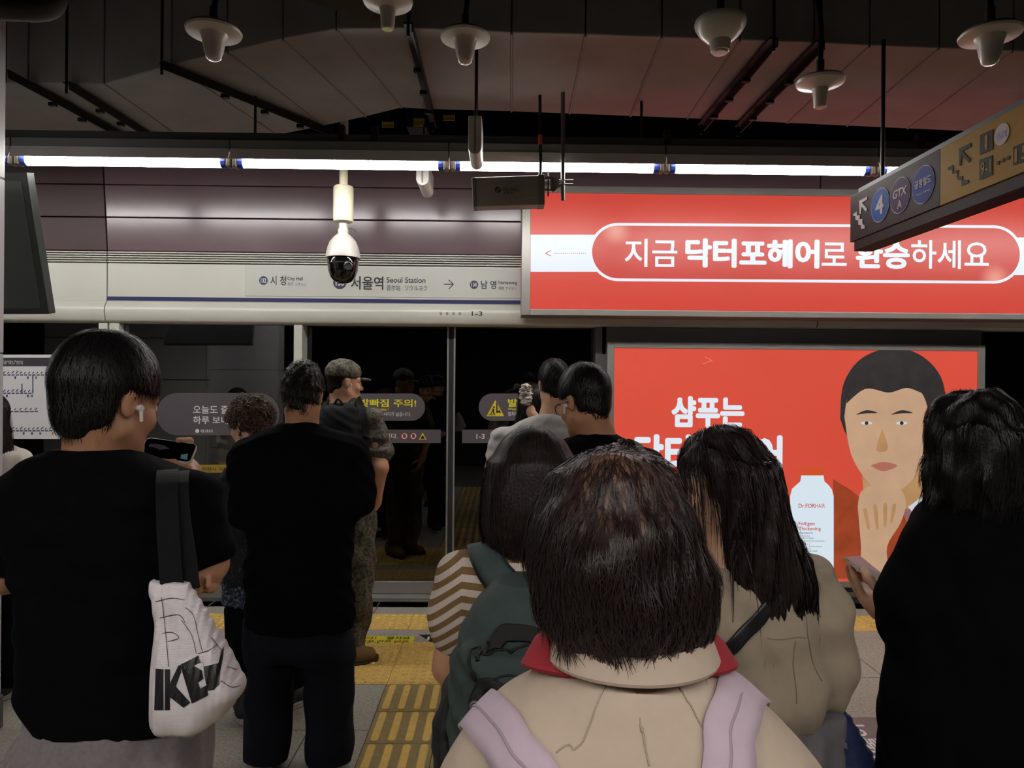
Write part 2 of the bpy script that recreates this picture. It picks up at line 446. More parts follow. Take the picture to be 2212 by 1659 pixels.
def strands(name, ops, seeds, crown, L, n, mat, parent, width=.0012, steps=9, down=.7, lift=(.0005, .004), jit=.25, curl=0.0, seed=1, free=False, zmin=None):
    """individual hairs combed over a hair volume: away from the crown and down"""
    rs = np.random.RandomState(seed)
    seeds = seeds[grad(ops, seeds.astype(np.float32))[1][:, 2] > -.45]
    p = seeds[rs.randint(0, len(seeds), n)].astype(np.float32)+rs.randn(n, 3).astype(np.float32)*.002
    off = rs.uniform(lift[0], lift[1], n).astype(np.float32); crown = np.array(crown, np.float32)
    Ls = (L*rs.uniform(.5, 1.1, n)).astype(np.float32); ph = rs.rand(n)*6.28
    if zmin is not None: Ls = np.minimum(Ls, np.maximum((p[:, 2]-zmin)*1.15+.012, .012)*rs.uniform(.8, 1.15, n)).astype(np.float32)
    jv = rs.randn(n, 3).astype(np.float32)*jit
    pts = []; nrm = []
    prev = None; loose = np.zeros(n, bool)
    for s in range(steps):
        d, g = grad(ops, p)
        loose |= (g[:, 2] < -.6) & (s > 0)
        tgt = p-g*(d-off*(1+.8*s/steps))[:, None]
        p = np.where(loose[:, None], p, tgt)
        pts.append(p.copy()); nrm.append(g.copy() if prev is None else np.where(loose[:, None], nrm[-1], g))
        dr = p-crown; dr /= np.linalg.norm(dr, axis=1, keepdims=True)+1e-6
        dr = dr*(1-down)+np.array([0, 0, -down], np.float32)+jv
        if curl: dr = dr+curl*np.stack([np.sin(s*1.7+ph), np.cos(s*1.3+ph*2), np.sin(s*2.1+ph)], 1).astype(np.float32)
        tg = dr-g*(dr*g).sum(1, keepdims=True)
        tg /= np.linalg.norm(tg, axis=1, keepdims=True)+1e-6
        dn = np.array([0, 0, -1], np.float32)+jv*.6
        tg = np.where(loose[:, None], (prev*.7+dn*.3) if prev is not None else dn, tg)
        if prev is not None: tg = tg*.6+prev*.4
        tg /= np.linalg.norm(tg, axis=1, keepdims=True)+1e-6
        prev = tg
        p = (p+tg*(Ls/steps)[:, None]*(1.0 if free else (~loose)[:, None])).astype(np.float32)
    Pn = np.stack(pts, 1); Nn = np.stack(nrm, 1)
    T = np.gradient(Pn, axis=1); T /= np.linalg.norm(T, axis=2, keepdims=True)+1e-9
    Sd = np.cross(T, Nn); Sd /= np.linalg.norm(Sd, axis=2, keepdims=True)+1e-9
    tap = (np.sin(np.linspace(.35, math.pi-.05, steps))**.7)[None, :, None]
    wd = width*rs.uniform(.5, 1.3, (n, 1, 1))*tap
    V = np.stack([Pn-Sd*wd, Pn+Sd*wd], 2).reshape(-1, 3)
    base = (np.arange(n)*steps*2)[:, None]+(np.arange(steps-1)*2)[None]
    Q = np.stack([base, base+1, base+3, base+2], -1).reshape(-1, 4)
    return link(name, np_mesh(name, V, Q), mat, parent)
# ---------------------------------------------------------------- materials of the station
cream = M('cream_panel', srgb(196, 194, 184), .28, noise=(2.0, .03), bump=(30, .03))
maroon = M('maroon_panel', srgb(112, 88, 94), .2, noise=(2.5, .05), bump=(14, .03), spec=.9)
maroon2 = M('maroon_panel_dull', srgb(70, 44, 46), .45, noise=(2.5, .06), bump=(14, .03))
alu = M('brushed_aluminium', srgb(150, 147, 142), .38, .55, noise=(6, .05))
alud = M('dull_aluminium', srgb(112, 110, 106), .45, .4, noise=(6, .05))
greyp = M('grey_metal_panel', srgb(88, 86, 86), .5, .2, noise=(4, .05))
darkm = M('dark_metal', srgb(30, 29, 31), .5, .3, noise=(12, .1))
blackm = M('black_ceiling', srgb(22, 21, 23), .9, noise=(3, .15), spec=.15)
ductm = M('painted_duct', srgb(142, 135, 132), .5, noise=(5, .10), bump=(18, .06), spec=.35)
fixm = M('fixture_grey', srgb(120, 122, 118), .5, noise=(6, .05))
white_pl = M('white_plastic', srgb(205, 200, 194), .35, noise=(8, .04))
cream_pl = M('cream_painted_pipe', srgb(226, 218, 190), .35, noise=(9, .04))
navy = M('navy_print', srgb(24, 24, 84), .4)
navyd = M('dark_navy_print', srgb(34, 38, 74), .4)
inkm = M('black_print', srgb(26, 26, 30), .5)
whitep = M('white_print', srgb(214, 212, 212), .5)
yellowp = M('yellow_print', srgb(222, 212, 30), .5)
stick = M('taupe_sticker', srgb(82, 74, 80), .45)
granite = M('granite', srgb(146, 140, 130), .55, noise=(70, .28), bump=(160, .15), spec=.4)
grout = M('dark_joint', srgb(48, 46, 43), .9)
tact = M('tactile_yellow', srgb(204, 168, 92), .5, noise=(30, .12), spec=.4)
tactd = M('tactile_worn', srgb(132, 114, 74), .6, noise=(30, .15), spec=.4)
redE = M('backlit_red', srgb(206, 66, 52), .35, emit=.92, noise=(1.2, .04))
redE2 = M('backlit_poster_red', srgb(212, 76, 58), .35, emit=.95, noise=(1.5, .05))
redP = M('backlit_pill_red', srgb(198, 58, 46), .35, emit=.95)
whE = M('backlit_white', srgb(222, 230, 240), .35, emit=.95)
whE2 = M('backlit_pale', srgb(205, 215, 228), .35, emit=.95)
glass = glass_mat('door_glass', (.62, .63, .64), 3.0)
glassd = glass_mat('dark_door_glass', (.28, .28, .29), 2.2)

YW, YG = 5.22, 5.30
# ---------------------------------------------------------------- floor: granite tiles, tactile tiles
fl = MB().box(-9, 9, -5.5, 5.45, -.2, -.012).build('floor', grout); tag(fl, kind='structure')
X0, T = -.88, .6
def tile_mesh(w, d, h, g=.0025):
    b = MB(); e = .003
    lo = [(-w/2+g, -d/2+g, 0), (w/2-g, -d/2+g, 0), (w/2-g, d/2-g, 0), (-w/2+g, d/2-g, 0)]
    b.hexa([(x, y, -.012) for x, y, _ in lo], [(x, y, h-e) for x, y, _ in lo])
    b.hexa([(x, y, h-e) for x, y, _ in lo], [(x-np.sign(x)*e, y-np.sign(y)*e, h) for x, y, _ in lo])
    me = bpy.data.meshes.new('tile'); me.from_pydata(b.v, [], b.f); return me
def dome_mesh(w):
    b = MB(); g = .0015
    b.box(-w/2+g, w/2-g, -w/2+g, w/2-g, -.012, .0)
    s = w/6
    for i in range(6):
        for j in range(6):
            b.lathe([(.0175, 0), (.0165, .0025), (.0125, .0055), (.001, .0065)], ((i-2.5)*s, (j-2.5)*s, 0), 10)
    me = bpy.data.meshes.new('dome_tile'); me.from_pydata(b.v, [], b.f)
    me.polygons.foreach_set('use_smooth', [len(f) == 4 and i > 6 for i, f in enumerate(b.f)]); return me
def bar_mesh(w):
    b = MB(); g = .0015
    b.box(-w/2+g, w/2-g, -w/2+g, w/2-g, -.012, .0, 1)
    for i in range(4):
        x = (i-1.5)*w/4
        def loop(h, r): return [(x+r*math.cos(a), (w/2-.03)*(1 if math.sin(a) >= 0 else -1)+r*math.sin(a), h)
                                for a in list(np.linspace(0, math.pi, 7))+list(np.linspace(math.pi, 2*math.pi, 7)-1e-6)]
        def lp(h, r):
            top = [(x+r*math.cos(a), (w/2-.032)+r*math.sin(a), h) for a in np.linspace(0, math.pi, 7)]
            bot = [(x+r*math.cos(a), -(w/2-.032)+r*math.sin(a), h) for a in np.linspace(math.pi, 2*math.pi, 7)]
            return top+bot
        b.hexa(lp(0, .019), lp(.004, .0175)); b.hexa(lp(.004, .0175), lp(.0055, .014))
    me = bpy.data.meshes.new('bar_tile'); me.from_pydata(b.v, [], b.f); me.polygons.foreach_set('material_index', b.m); return me
gm = tile_mesh(T, T, 0.0); gm.materials.append(granite)
TW = .31
dm = dome_mesh(TW); dm.materials.append(tact)
bmsh = bar_mesh(TW); bmsh.materials.append(tact); bmsh.materials.append(tactd)
Yt1 = 4.93                                        # far edge of the tactile strip along the doors
Yt2 = 4.40; GX0 = -1.22                           # boarding block and the guide path that leads to it
def put(name, me, x, y):
    o = bpy.data.objects.new(name, me); COL.objects.link(o); o.parent = fl; o.location = (x, y, 0); return o
def tactile(x, y):
    if Yt1-TW < y < Yt1: return True
    if Yt2-2*TW < y < Yt2 and GX0 < x < GX0+6*TW: return True
    return GX0+2*TW < x < GX0+4*TW and y < Yt2
strip_cut = {}
for ix in range(-7, 9):
    for iy in range(-6, 9):
        x0, x1 = X0+ix*T, X0+(ix+1)*T; y1 = 3.88+.6*(2-iy) if False else 5.08-iy*T; y0 = y1-T
        if y1 < -.6: continue
        # split a granite tile around the tactile strips
        ys = sorted(set([y0, y1]+[v for v in (Yt1, Yt1-TW, Yt2, Yt2-2*TW) if y0 < v < y1]))
        xs = sorted(set([x0, x1]+[v for v in (GX0, GX0+2*TW, GX0+4*TW, GX0+6*TW) if x0 < v < x1]))
        if not any(tactile((a+b)/2, (c+d)/2) for a, b in zip(xs, xs[1:]) for c, d in zip(ys, ys[1:])):
            put('tile', gm, (x0+x1)/2, (y0+y1)/2); continue
        for c, d in zip(ys, ys[1:]):
            run = None
            for a, b in list(zip(xs, xs[1:]))+[(None, None)]:
                free = a is not None and not tactile((a+b)/2, (c+d)/2)
                if free: run = (run[0], b) if run else (a, b)
                elif run:
                    if run[1]-run[0] > .012 and d-c > .012:
                        me = tile_mesh(run[1]-run[0], d-c, 0.0); me.materials.append(granite)
                        put('tile', me, (run[0]+run[1])/2, (c+d)/2)
                    run = None
for i in range(-12, 16): put('tactile_tile', dm, GX0+(i+.5)*TW, Yt1-TW/2)
for i in range(6):
    for j in range(2): put('tactile_tile', dm, GX0+(i+.5)*TW, Yt2-(j+.5)*TW)
for i in (2, 3):
    for j in range(2, 15): put('guide_tile', bmsh, GX0+(i+.5)*TW, Yt2-(j+.5)*TW)
# strip of granite at the door sill
for i in range(-7, 9):
    me = tile_mesh(T, 5.45-5.08, 0.0); me.materials.append(granite); put('tile', me, X0+(i+.5)*T, (5.45+5.08)/2)

# floor stickers
ys = M('floor_sticker_yellow', srgb(196, 186, 40), .5, noise=(20, .06))
def fpt(px, py, z=.002): return PZ(px, py, z)
def floor_plate(name, pxs, mat, parent=None, z=.0015, th=.001):
    q = [fpt(x, y, z) for x, y in pxs]
    return MB().hexa([(a[0], a[1], z) for a in q], [(a[0], a[1], z+th) for a in q]).build(name, mat, parent)
def floor_text(body, x0, x1, y0, y1, z, mat, parent, bold=.02):
    return text_at(body, (x0, y0, z), (x1-x0, 0, 0), (0, y1-y0, 0), mat, parent, bold)
fa, fb = fpt(700, 1390), fpt(897, 1374)
fs = MB().box(fa[0], fb[0], fa[1], fb[1], .0, .0016).build('floor_sticker', ys)
tag(fs, 'yellow rectangular warning sticker with Korean lettering between the tactile strips', 'floor sticker')
redink = M('red_ink', srgb(150, 50, 30), .5)
wS = fb[0]-fa[0]; hS = fb[1]-fa[1]
floor_text('주의!', fa[0]+.30*wS, fa[0]+.56*wS, fa[1]+.54*hS, fa[1]+.93*hS, .002, redink, fs)
floor_text('열차와', fa[0]+.68*wS, fa[0]+.95*wS, fa[1]+.54*hS, fa[1]+.93*hS, .002, inkm, fs)
floor_text('승강장 간격', fa[0]+.30*wS, fa[0]+.74*wS, fa[1]+.06*hS, fa[1]+.46*hS, .002, inkm, fs)
floor_text('넓음', fa[0]+.78*wS, fa[0]+.95*wS, fa[1]+.06*hS, fa[1]+.46*hS, .002, redink, fs)
tri = floor_plate('floor_marker', [(905, 1371), (975, 1371), (938, 1392)], M('black_vinyl', srgb(30, 30, 33), .5), z=.0008)
tag(tri, 'black triangular door number sticker on the floor by the yellow sticker', 'floor sticker')
a = fpt(922, 1383); floor_text('1-3', a[0], a[0]+.11, a[1], a[1]+.06, .003, whitep, tri)
mauve = M('mauve_vinyl', srgb(106, 94, 96), .5, noise=(15, .04))
q = fpt(1838, 1549); q2 = fpt(2100, 1549)
fv = MB().box(q[0]-.12, q2[0], q[1]-1.0, q[1], .0, .0016).build('floor_sticker', mauve)
tag(fv, 'large mauve queue sticker with white lettering on the granite floor', 'floor sticker')
for body, (ax, ay), (bx, by) in (('버', (1893, 1640), (1876, 1632)), ('출', (1893, 1612), (1862, 1600)), ('이', (1858, 1590), (1846, 1566))):
    c = fpt((ax+bx)/2, (ay+by)/2)
    text_at(body, (c[0]+.055, c[1]-.055, .0026), (0, .11, 0), (-.11, 0, 0), whitep, fv, .015)

# ---------------------------------------------------------------- ceiling and rear of the platform
ce = MB().box(-9, 9, -5.5, 6.0, 3.95, 4.05).build('ceiling', blackm); tag(ce, kind='structure')
pale = M('pale_wall_panel', srgb(214, 212, 204), .5, noise=(2, .03))
rw = MB().box(-9, 9, -3.4, -3.2, 0, 3.95).build('wall_rear', blackm); tag(rw, kind='structure')
for i, x in enumerate(np.arange(-9.0, -4.7, 1.1)):
    for z0, z1 in ((0, .85), (.87, 1.62), (1.64, 2.42), (2.44, 3.1)):
        MB().box(x+.006, x+1.094, -3.2, -3.17, z0, z1).build('panel', pale, rw)
for s, nm in ((-1, 'left'), (1, 'right')):
    sw = MB().box(s*8.9-.1, s*8.9+.1, -3.4, 6.0, 0, 3.95).build('wall_'+nm, blackm); tag(sw, kind='structure')

# ---------------------------------------------------------------- the screen-door wall
wb = MB().box(-9, 9, 5.34, 5.5, 2.1, 3.95).build('wall_back', blackm); tag(wb, kind='structure')
zs = lambda py: P(700, py, YW)[2]
z_top, z_a, z_b, z_rib = zs(340), zs(408), zs(476), zs(547)
z_rib2, z_blue, z_lip, z_bot = zs(572), zs(655), zs(668), zs(701)
lean = math.tan(math.radians(6.1))
def yf(z): return YW-max(0, z-z_rib)*lean
seam = P(232, 520, YW)[0]; seam2 = seam+5.2
segs = [(-8.8, seam-.004), (seam+.004, seam2), (seam2+.008, 8.8)]
for si, (xa, xb) in enumerate(segs):
    for za, zb in ((z_rib, z_b), (z_b, z_a), (z_a, z_top)):
        g = .003
        MB().hexa([(xa, yf(za), za+g), (xb, yf(za), za+g), (xb, 5.34, za+g), (xa, 5.34, za+g)],
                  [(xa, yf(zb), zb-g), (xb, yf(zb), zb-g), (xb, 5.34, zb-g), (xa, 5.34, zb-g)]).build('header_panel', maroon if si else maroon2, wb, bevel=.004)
    nr = 5; h = (z_rib-z_rib2)/nr
    for k in range(nr):
        MB().box(xa, xb, YW-.006, 5.34, z_rib2+k*h+.0034, z_rib2+(k+1)*h-.0034).build('rib', cream, wb, bevel=.003)
    MB().box(xa, xb, YW+.012, 5.34, z_rib2-.002, z_rib).build('rib_backing', M('rib_gap', srgb(60, 58, 56), .6), wb)
    MB().box(xa, xb, YW, 5.34, z_blue+.0, z_rib2-.004).build('header_panel', cream, wb, bevel=.003)
    # rounded lip of the header
    prof = [(YW, z_blue), (YW-.012, z_blue-.012), (YW-.03, z_lip), (YW-.034, z_lip-.03), (YW-.022, z_lip-.09), (YW-.004, z_bot+.006), (YW+.02, z_bot), (5.34, z_bot), (5.34, z_blue)]
    MB().hexa([(xa, y, z) for y, z in prof], [(xb, y, z) for y, z in prof]).build('header_lip', cream, wb, smooth=True)
bs = MB().box(seam+.004, P(1135, 655, YW)[0], YW-.0035, YW, z_blue+.006, z_blue+.034).build('blue_stripe', navy, wb)
# station name panel
npan = M('name_panel', srgb(188, 187, 180), .3)
x0, x1 = P(530, 600, YW)[0], P(1140, 600, YW)[0]
sp = MB().box(x0, x1, YW-.005, YW+.01, zs(641), zs(577)).build('station_name_panel', npan, wb, bevel=.002)
YT = YW-.007
def badge(cx, cy, r, num, Yp, mat, tm, parent, w=.62, h=.5):
    b = flat_px('number_badge', disc(cx, cy, r), Yp, mat, parent)
    text_px(num, (cx-r*w, cy-r*h, cx+r*w, cy+r*h), Yp-.0015, tm, parent if parent.parent is None else parent, .02)
    return b
badge(569, 606, 9.3, '132', YT, navyd, whitep, sp)
text_px('시 청', (584, 596, 618, 616), YT, inkm, sp, .012)
text_px('City Hall', (621, 598, 654, 608), YT, inkm, sp, .01)
text_px('市厅  シチョン', (621, 610, 662, 618), YT, inkm, sp)
badge(734, 610, 14.5, '133', YT, navyd, whitep, sp)
text_px('서울역', (758, 597, 828, 626), YT, inkm, sp, .02)
text_px('Seoul Station', (835, 599, 919, 611), YT, inkm, sp, .015)
text_px('首尔站   ソウルヨク', (835, 616, 923, 628), YT, inkm, sp)
ar = MB()
for a, b in (((959, 614), (979, 614)), ((969, 604.5), (979.5, 614)), ((969, 624.5), (979.5, 614))):
    p, q = P(*a, YT), P(*b, YT); t = (q-p)/np.linalg.norm(q-p); nrm = np.array([-t[2], 0, t[0]])*.0028
    ar.hexa([p+nrm, p-nrm, q-nrm, q+nrm], [v+np.array([0, .0015, 0]) for v in (p+nrm, p-nrm, q-nrm, q+nrm)])
ar.build('arrow', inkm, sp)
badge(1024, 615, 9, '134', YT, navyd, whitep, sp)
text_px('남 영', (1039, 606, 1072, 624), YT, inkm, sp, .012)
text_px('Namyeong', (1077, 607, 1117, 616), YT, inkm, sp, .01)
text_px('南营  ナミョン', (1077, 619, 1115, 626), YT, inkm, sp)
text_px('1-3', (1019, 672.5, 1042, 682.5), YW-.0365, inkm, wb, .012)
for cx in (952.5, 966, 980, 993.5):
    c = P(cx, 677.5, YW-.026)
    MB().lathe([(.0001, .012), (.007, .011), (.011, .006), (.0145, .004), (.017, -.002), (.0175, -.006)], c, 18, 0, (0, -1, 0)).build('bolt_cap', alu, wb, smooth=True)

# posts, rails and glass below the header
def px_x(px, Y, py=800): return P(px, py, Y)[0]
def post(pxa, pxb, ya, yb, mat, name='post', z0=0.0):
    return MB().box(px_x(pxa, ya), px_x(pxb, ya), ya, yb, z0, z_bot).build(name, mat, wb, bevel=.003)
post(212, 231, YW+.01, 5.36, cream); post(235, 256, YW+.01, 5.36, cream)
post(634, 652, YW+.01, 5.42, cream); post(1286, 1310, YW+.01, 5.42, greyp)
zk = P(700, 1262, YW)[2]                     # top of the kick rail
for pa, pb in ((-700, 212), (256, 634)):
    MB().box(px_x(pa, YW), px_x(pb, YW), YW+.015, 5.36, 0.0, zk).build('kick_rail', alu, wb, bevel=.003)
    MB().box(px_x(pa, YW), px_x(pb, YW), YW-.02, YW+.015, 0.0, .028).build('sill', alud, wb)
MB().box(px_x(652, YW), px_x(1286, YW), YW-.02, 5.5, -.01, .012).build('sill', alu, wb)
MB().box(px_x(652, YW), px_x(1286, YW), YW-.005, YW+.005, .012, .02).build('sill', alud, wb)
def pane(name, pa, pb, mat, z0=zk, Y=YG, kind=True):
    o = MB().box(px_x(pa, Y), px_x(pb, Y), Y, Y+.006, z0, z_bot+.01).build(name, mat)
    if kind: tag(o, kind='structure')
    return o
win1 = pane('window_1', -700, 212, glass); win2 = pane('window_2', 256, 634, glass)
win3 = pane('window_3', 2128, 2900, glass)
def leaf(nm, pa, pb, left):
    e = empty(nm, (px_x((pa+pb)/2, YG+.06), YG+.06, 0), None, None); e['kind'] = 'structure'
    xa, xb = px_x(pa, YG+.06), px_x(pb, YG+.06); Yd = YG+.06
    zr = P(850, 1256, Yd)[2]; zr0 = .015
    MB().box(xa, xb, Yd+.008, Yd+.014, zr, z_bot+.02).build('pane', glassd, e)
    MB().box(xa, xb, Yd, Yd+.03, zr0, zr).build('bottom_rail', alu, e, bevel=.003)
    for s in (0, 1):
        xx = xa if s == 0 else xb
        wd = .012 if (s == 1) == left else .02
        MB().box(xx-(wd if s else 0), xx+(0 if s else wd), Yd-.004, Yd+.03, zr, z_bot+.02).build('stile', alu if (s == 1) == left else darkm, e)
    return e
d1 = leaf('door_1', 655, 969, True); d2 = leaf('door_2', 980, 1287, False)
MB().box(px_x(969, YG+.06), px_x(980, YG+.06), YG+.064, YG+.08, .015, z_bot+.02).build('rubber_seal', M('black_rubber', srgb(26, 26, 27), .7), d1)

# stickers on the glass
YS = YG-.003
def sticker(parent, outline, Yp=YS, mat=stick, n=None): return flat_px('sticker', outline, Yp, mat, parent, .001)
s1 = sticker(win2, pill(338, 849, 604, 940))
text_px('오늘도 즐거운', (417, 876, 530, 894), YS-.001, whitep, s1.parent, .012)
text_px('하루 보내세요', (417, 899, 530, 916), YS-.001, whitep, s1.parent, .012)
flat_px('logo_disc', disc(426, 931, 4.2), YS-.001, whitep, win2); text_px('서울교통공사', (432, 927.5, 460, 934.5), YS-.001, whitep, win2, .01)
Yd = YG+.064
yb = M('warning_strip', srgb(150, 122, 44), .5)
sticker(win2, [(256, 1004), (634, 1004), (634, 1021), (256, 1021)], mat=yb)
text_px('비상시 사용하는 문입니다', (437, 1009, 560, 1018), YS-.001, M('worn_black_print', srgb(58, 46, 30), .6), win2, .015)
def step_sticker(parent, x0, x1, pictogram):
    st = sticker(parent, pill(x0, 850, x1, 909), Yd)
    o = x0+63
    text_px('발빠짐 주의!', (o, 862, o+122, 879), Yd-.001, yellowp, parent, .02)
    text_px('Watch your step !', (o, 881, o+62, 888), Yd-.001, yellowp, parent, .005)
    text_px('열차와 승강장 사이가 넓습니다.', (o, 890, o+110, 899), Yd-.001, whitep, parent, .005)
    if pictogram:
        w_ = M('warning_yellow', srgb(214, 190, 36), .5)
        flat_px('warning_sign', [(x0+36, 864), (x0+55, 899), (x0+17, 899)], Yd-.001, w_, parent)
        k = lambda pts: flat_px('pictogram', pts, Yd-.0026, inkm, parent)
        k(disc(x0+33, 879.5, 2)); k([(x0+30, 882), (x0+34, 883), (x0+33, 889), (x0+36, 894), (x0+33.5, 895), (x0+30, 889.5), (x0+27, 895), (x0+25, 894), (x0+29, 888)])
        k([(x0+38, 868), (x0+40.5, 873), (x0+40.5, 892), (x0+38, 892)]); k([(x0+44, 884), (x0+48, 892), (x0+44, 892)]); k(disc(x0+42, 889, 2.2))
        k([(x0+22, 895.3), (x0+36, 895.3), (x0+36, 896.6), (x0+22, 896.6)])
step_sticker(d1, 714, 918, True); step_sticker(d2, 1034, 1240, True)
step_sticker(win3, 2122, 2330, False)
def low_strip(parent, x0, x1, left):
    sticker(parent, [(x0, 928), (x1, 928), (x1, 957), (x0, 957)], Yd)
    if left:
        text_px('손이 끼일 수 있습니다.', (x0+60, 936, 859, 947), Yd-.001, whitep, parent, .008)
        red = M('prohibition_red', srgb(170, 40, 40), .5)
        for cx in (873.5, 893):
            flat_px('warning_sign', disc(cx, 942, 7.6), Yd-.001, red, parent); flat_px('warning_sign', disc(cx, 942, 6), Yd-.0024, whitep, parent)
            flat_px('pictogram', [(cx-2.4, 938), (cx+2.4, 938), (cx+3, 943), (cx+1, 946), (cx-3, 945)], Yd-.0038, inkm, parent)
            flat_px('warning_sign', [(cx-4.8, 938.2), (cx-3.8, 937.2), (cx+4.8, 945.8), (cx+3.8, 946.8)], Yd-.005, red, parent)
        flat_px('warning_sign', [(913, 935), (921.5, 949.5), (904.5, 949.5)], Yd-.001, M('warning_yellow', srgb(214, 190, 36), .5), parent)
        flat_px('pictogram', [(912, 940), (915, 942), (918, 948), (908, 948)], Yd-.0024, inkm, parent)
    else: text_px('1-3', (1029, 937, 1047, 948), Yd-.001, whitep, parent, .02)
low_strip(d1, 672, 952, True); low_strip(d2, 998, 1250, False)

# route map behind the left window
mapm = M('map_paper', srgb(206, 203, 206), .5, emit=.0)
YM = YG-.002
mp = flat_px('route_map', [(-420, 766), (142, 766), (142, 948), (-420, 948)], YM, mapm, win1, .001)
mdark = M('map_header', srgb(52, 50, 56), .5)
Yq = YM-.0012
flat_px('map_header', [(-420, 772.5), (138, 772.5), (138, 791), (-420, 791)], Yq, mdark, win1, .0005)
text_px('Lines for Connected Transfer Points', (-60, 778, 49, 782), Yq-.001, whitep, win1)
text_px('환승역 안내 및 노선별 색상 안내', (-60, 782.5, 49, 787), Yq-.001, whitep, win1)
mm = MB(); ml = MB(); md = MB(); mc = MB()
def line(b, x0, y0, x1, y1, w, Yv):
    p, q_ = P(x0, y0, Yv), P(x1, y1, Yv); t = (q_-p)/np.linalg.norm(q_-p); n_ = np.array([-t[2], 0, t[0]])*w
    b.hexa([p+n_, p-n_, q_-n_, q_+n_], [v+np.array([0, .0004, 0]) for v in (p+n_, p-n_, q_-n_, q_+n_)])
for x0_, y0_, x1_, y1_ in ((-400, 810, 142, 810), (71, 810, 71, 849), (-400, 849.5, 72, 849.5), (47.5, 829, 47.5, 849), (-400, 889, 82, 889), (-400, 930.5, 132, 930.5), (132, 868, 132, 931)):
    line(ml, x0_, y0_, x1_, y1_, .0035, Yq)
for y, xs in ((810, range(-300, 140, 9)), (849.5, range(-300, 70, 9)), (889, range(-300, 84, 11)), (930.5, range(-300, 130, 9))):
    for x in xs:
        q = P(x, y, Yq-.0006); mm.lathe([(.0001, 0), (.0042, 0), (.0042, -.0003)], q, 8, 0, (0, -1, 0))
        ln = random.uniform(5, 11)
        line(md, x+1, y-3, x+1+ln*.55, y-3-ln*.6, .0030, Yq)
        if random.random() < .35: line(mc, x, y+3, x, y+8.5, .0065, Yq)
for y in (826, 850, 867, 875, 884, 900, 908): line(mc, 112, y, 131, y, .006, Yq)
ml.build('route_line', navy, win1); mm.build('station_dot', whitep, win1); md.build('station_names', inkm, win1)
mc.build('line_badges', ramp_mat('map_badges', 'VORONOI', 14, [(0, srgb(90, 110, 80)), (.35, srgb(60, 80, 130)), (.6, srgb(160, 110, 60)), (.8, srgb(90, 130, 130))]), win1)
for o in win1.children:
    if o.name.split('.')[0] in ('station_dot', 'station_names', 'line_badges'): o['kind'] = 'stuff'

# the track side behind the glass
trk = M('track_wall_block', srgb(52, 50, 48), .85, noise=(3, .2))
tw = MB().box(-9, 9, 9.6, 9.8, -1.2, 3.95).build('wall_track', trk); tag(tw, kind='structure')
blk = MB().box(-.385, .385, 0, .03, -.19, .19); bme = bpy.data.meshes.new('block'); bme.from_pydata(blk.v, [], blk.f); bme.materials.append(trk)
for r in range(8):
    for c in range(-6, 9):
        o = bpy.data.objects.new('block', bme); COL.objects.link(o); o.parent = tw; o.location = (c*.79+(r % 2)*.395, 9.575, -.3+r*.395)
tb = MB().box(-9, 9, 5.5, 9.8, -1.3, -1.15).build('trackbed', blackm); tag(tb, kind='structure')
pe = MB().box(-9, 9, 5.45, 5.55, -1.3, -.02).build('platform_edge', trk); tag(pe, kind='structure')
tc_ = MB().box(-9, 9, 5.5, 9.8, 3.9, 4.0).build('tunnel_ceiling', blackm); tag(tc_, kind='structure')

# grey cladding between the two advertisements and at the foot of the lower one
xL, xR = px_x(1300, YW), px_x(2122, YW)
MB().box(xL, xR, YW+.01, 5.4, zs(760), z_bot).build('cladding_panel', greyp, wb, bevel=.003)
zf = P(1850, 1266, YW)[2]
MB().box(xL, xR, YW+.02, 5.4, .0, zf).build('cladding_panel', alud, wb, bevel=.003)
MB().box(xL, xR, YW-.03, YW+.02, .09, P(1850, 1288, YW)[2]).build('skirting_rail', alu, wb, bevel=.004)
MB().box(xL, xR, YW-.015, YW+.02, .0, .085).build('skirting_rail', greyp, wb, bevel=.003)
MB().box(xL-.02, xL+.03, YW+.0, 5.4, zf, zs(760)).build('cladding_panel', greyp, wb)

# ---------------------------------------------------------------- upper light box
def frame_box(name, pxa, pya, pxb, pyb, fw, Y, depth, label, face_mat, mats):
    xa, xb = P(pxa, (pya+pyb)/2, Y)[0], P(pxb, (pya+pyb)/2, Y)[0]; zm = (pxa+1800)/2
    za, zb = P(1400, pyb, Y)[2], P(1400, pya, Y)[2]
    e = empty(name, ((xa+xb)/2, Y, za), label, 'light box')
    fz = fw[1]
    MB().box(xa, xa+fw[0], Y, Y+depth, za, zb).build('frame_side', mats, e, bevel=.004)
    MB().box(xb-fw[0], xb, Y, Y+depth, za, zb).build('frame_side', mats, e, bevel=.004)
    MB().box(xa+fw[0], xb-fw[0], Y, Y+depth, zb-fw[2], zb).build('frame_top', mats, e, bevel=.004)
    MB().box(xa+fw[0], xb-fw[0], Y, Y+depth, za, za+fz).build('frame_bottom', mats, e, bevel=.004)
    MB().box(xa+fw[0]-.004, xb-fw[0]+.004, Y+.012, Y+depth, za+fz-.004, zb-fw[2]+.004).build('backlit_face', face_mat, e)
    return e
YU = 4.92
ub = frame_box('light_box', 1127, 403, 2330, 683, (.06, .042, .05), YU, .24, 'long red backlit advertisement box mounted on the header above the doors', redE, alu)
ub.location.z += 0
yl = YU+.010
flat_px('printed_band', [(1146, 507), (1300, 507), (1300, 587), (1146, 587)], yl, whE, ub); flat_px('printed_band', [(2180, 513), (2316, 513), (2316, 594), (2180, 594)], yl, whE, ub)
def pill2(x0, y0, x1, y1, tilt=6.0): return [(x, y+tilt*(x-x0)/(x1-x0)) for x, y in pill(x0, y0, x1, y1)]
flat_px('pill_border', pill2(1273, 481, 2209, 607), yl-.002, whE, ub)
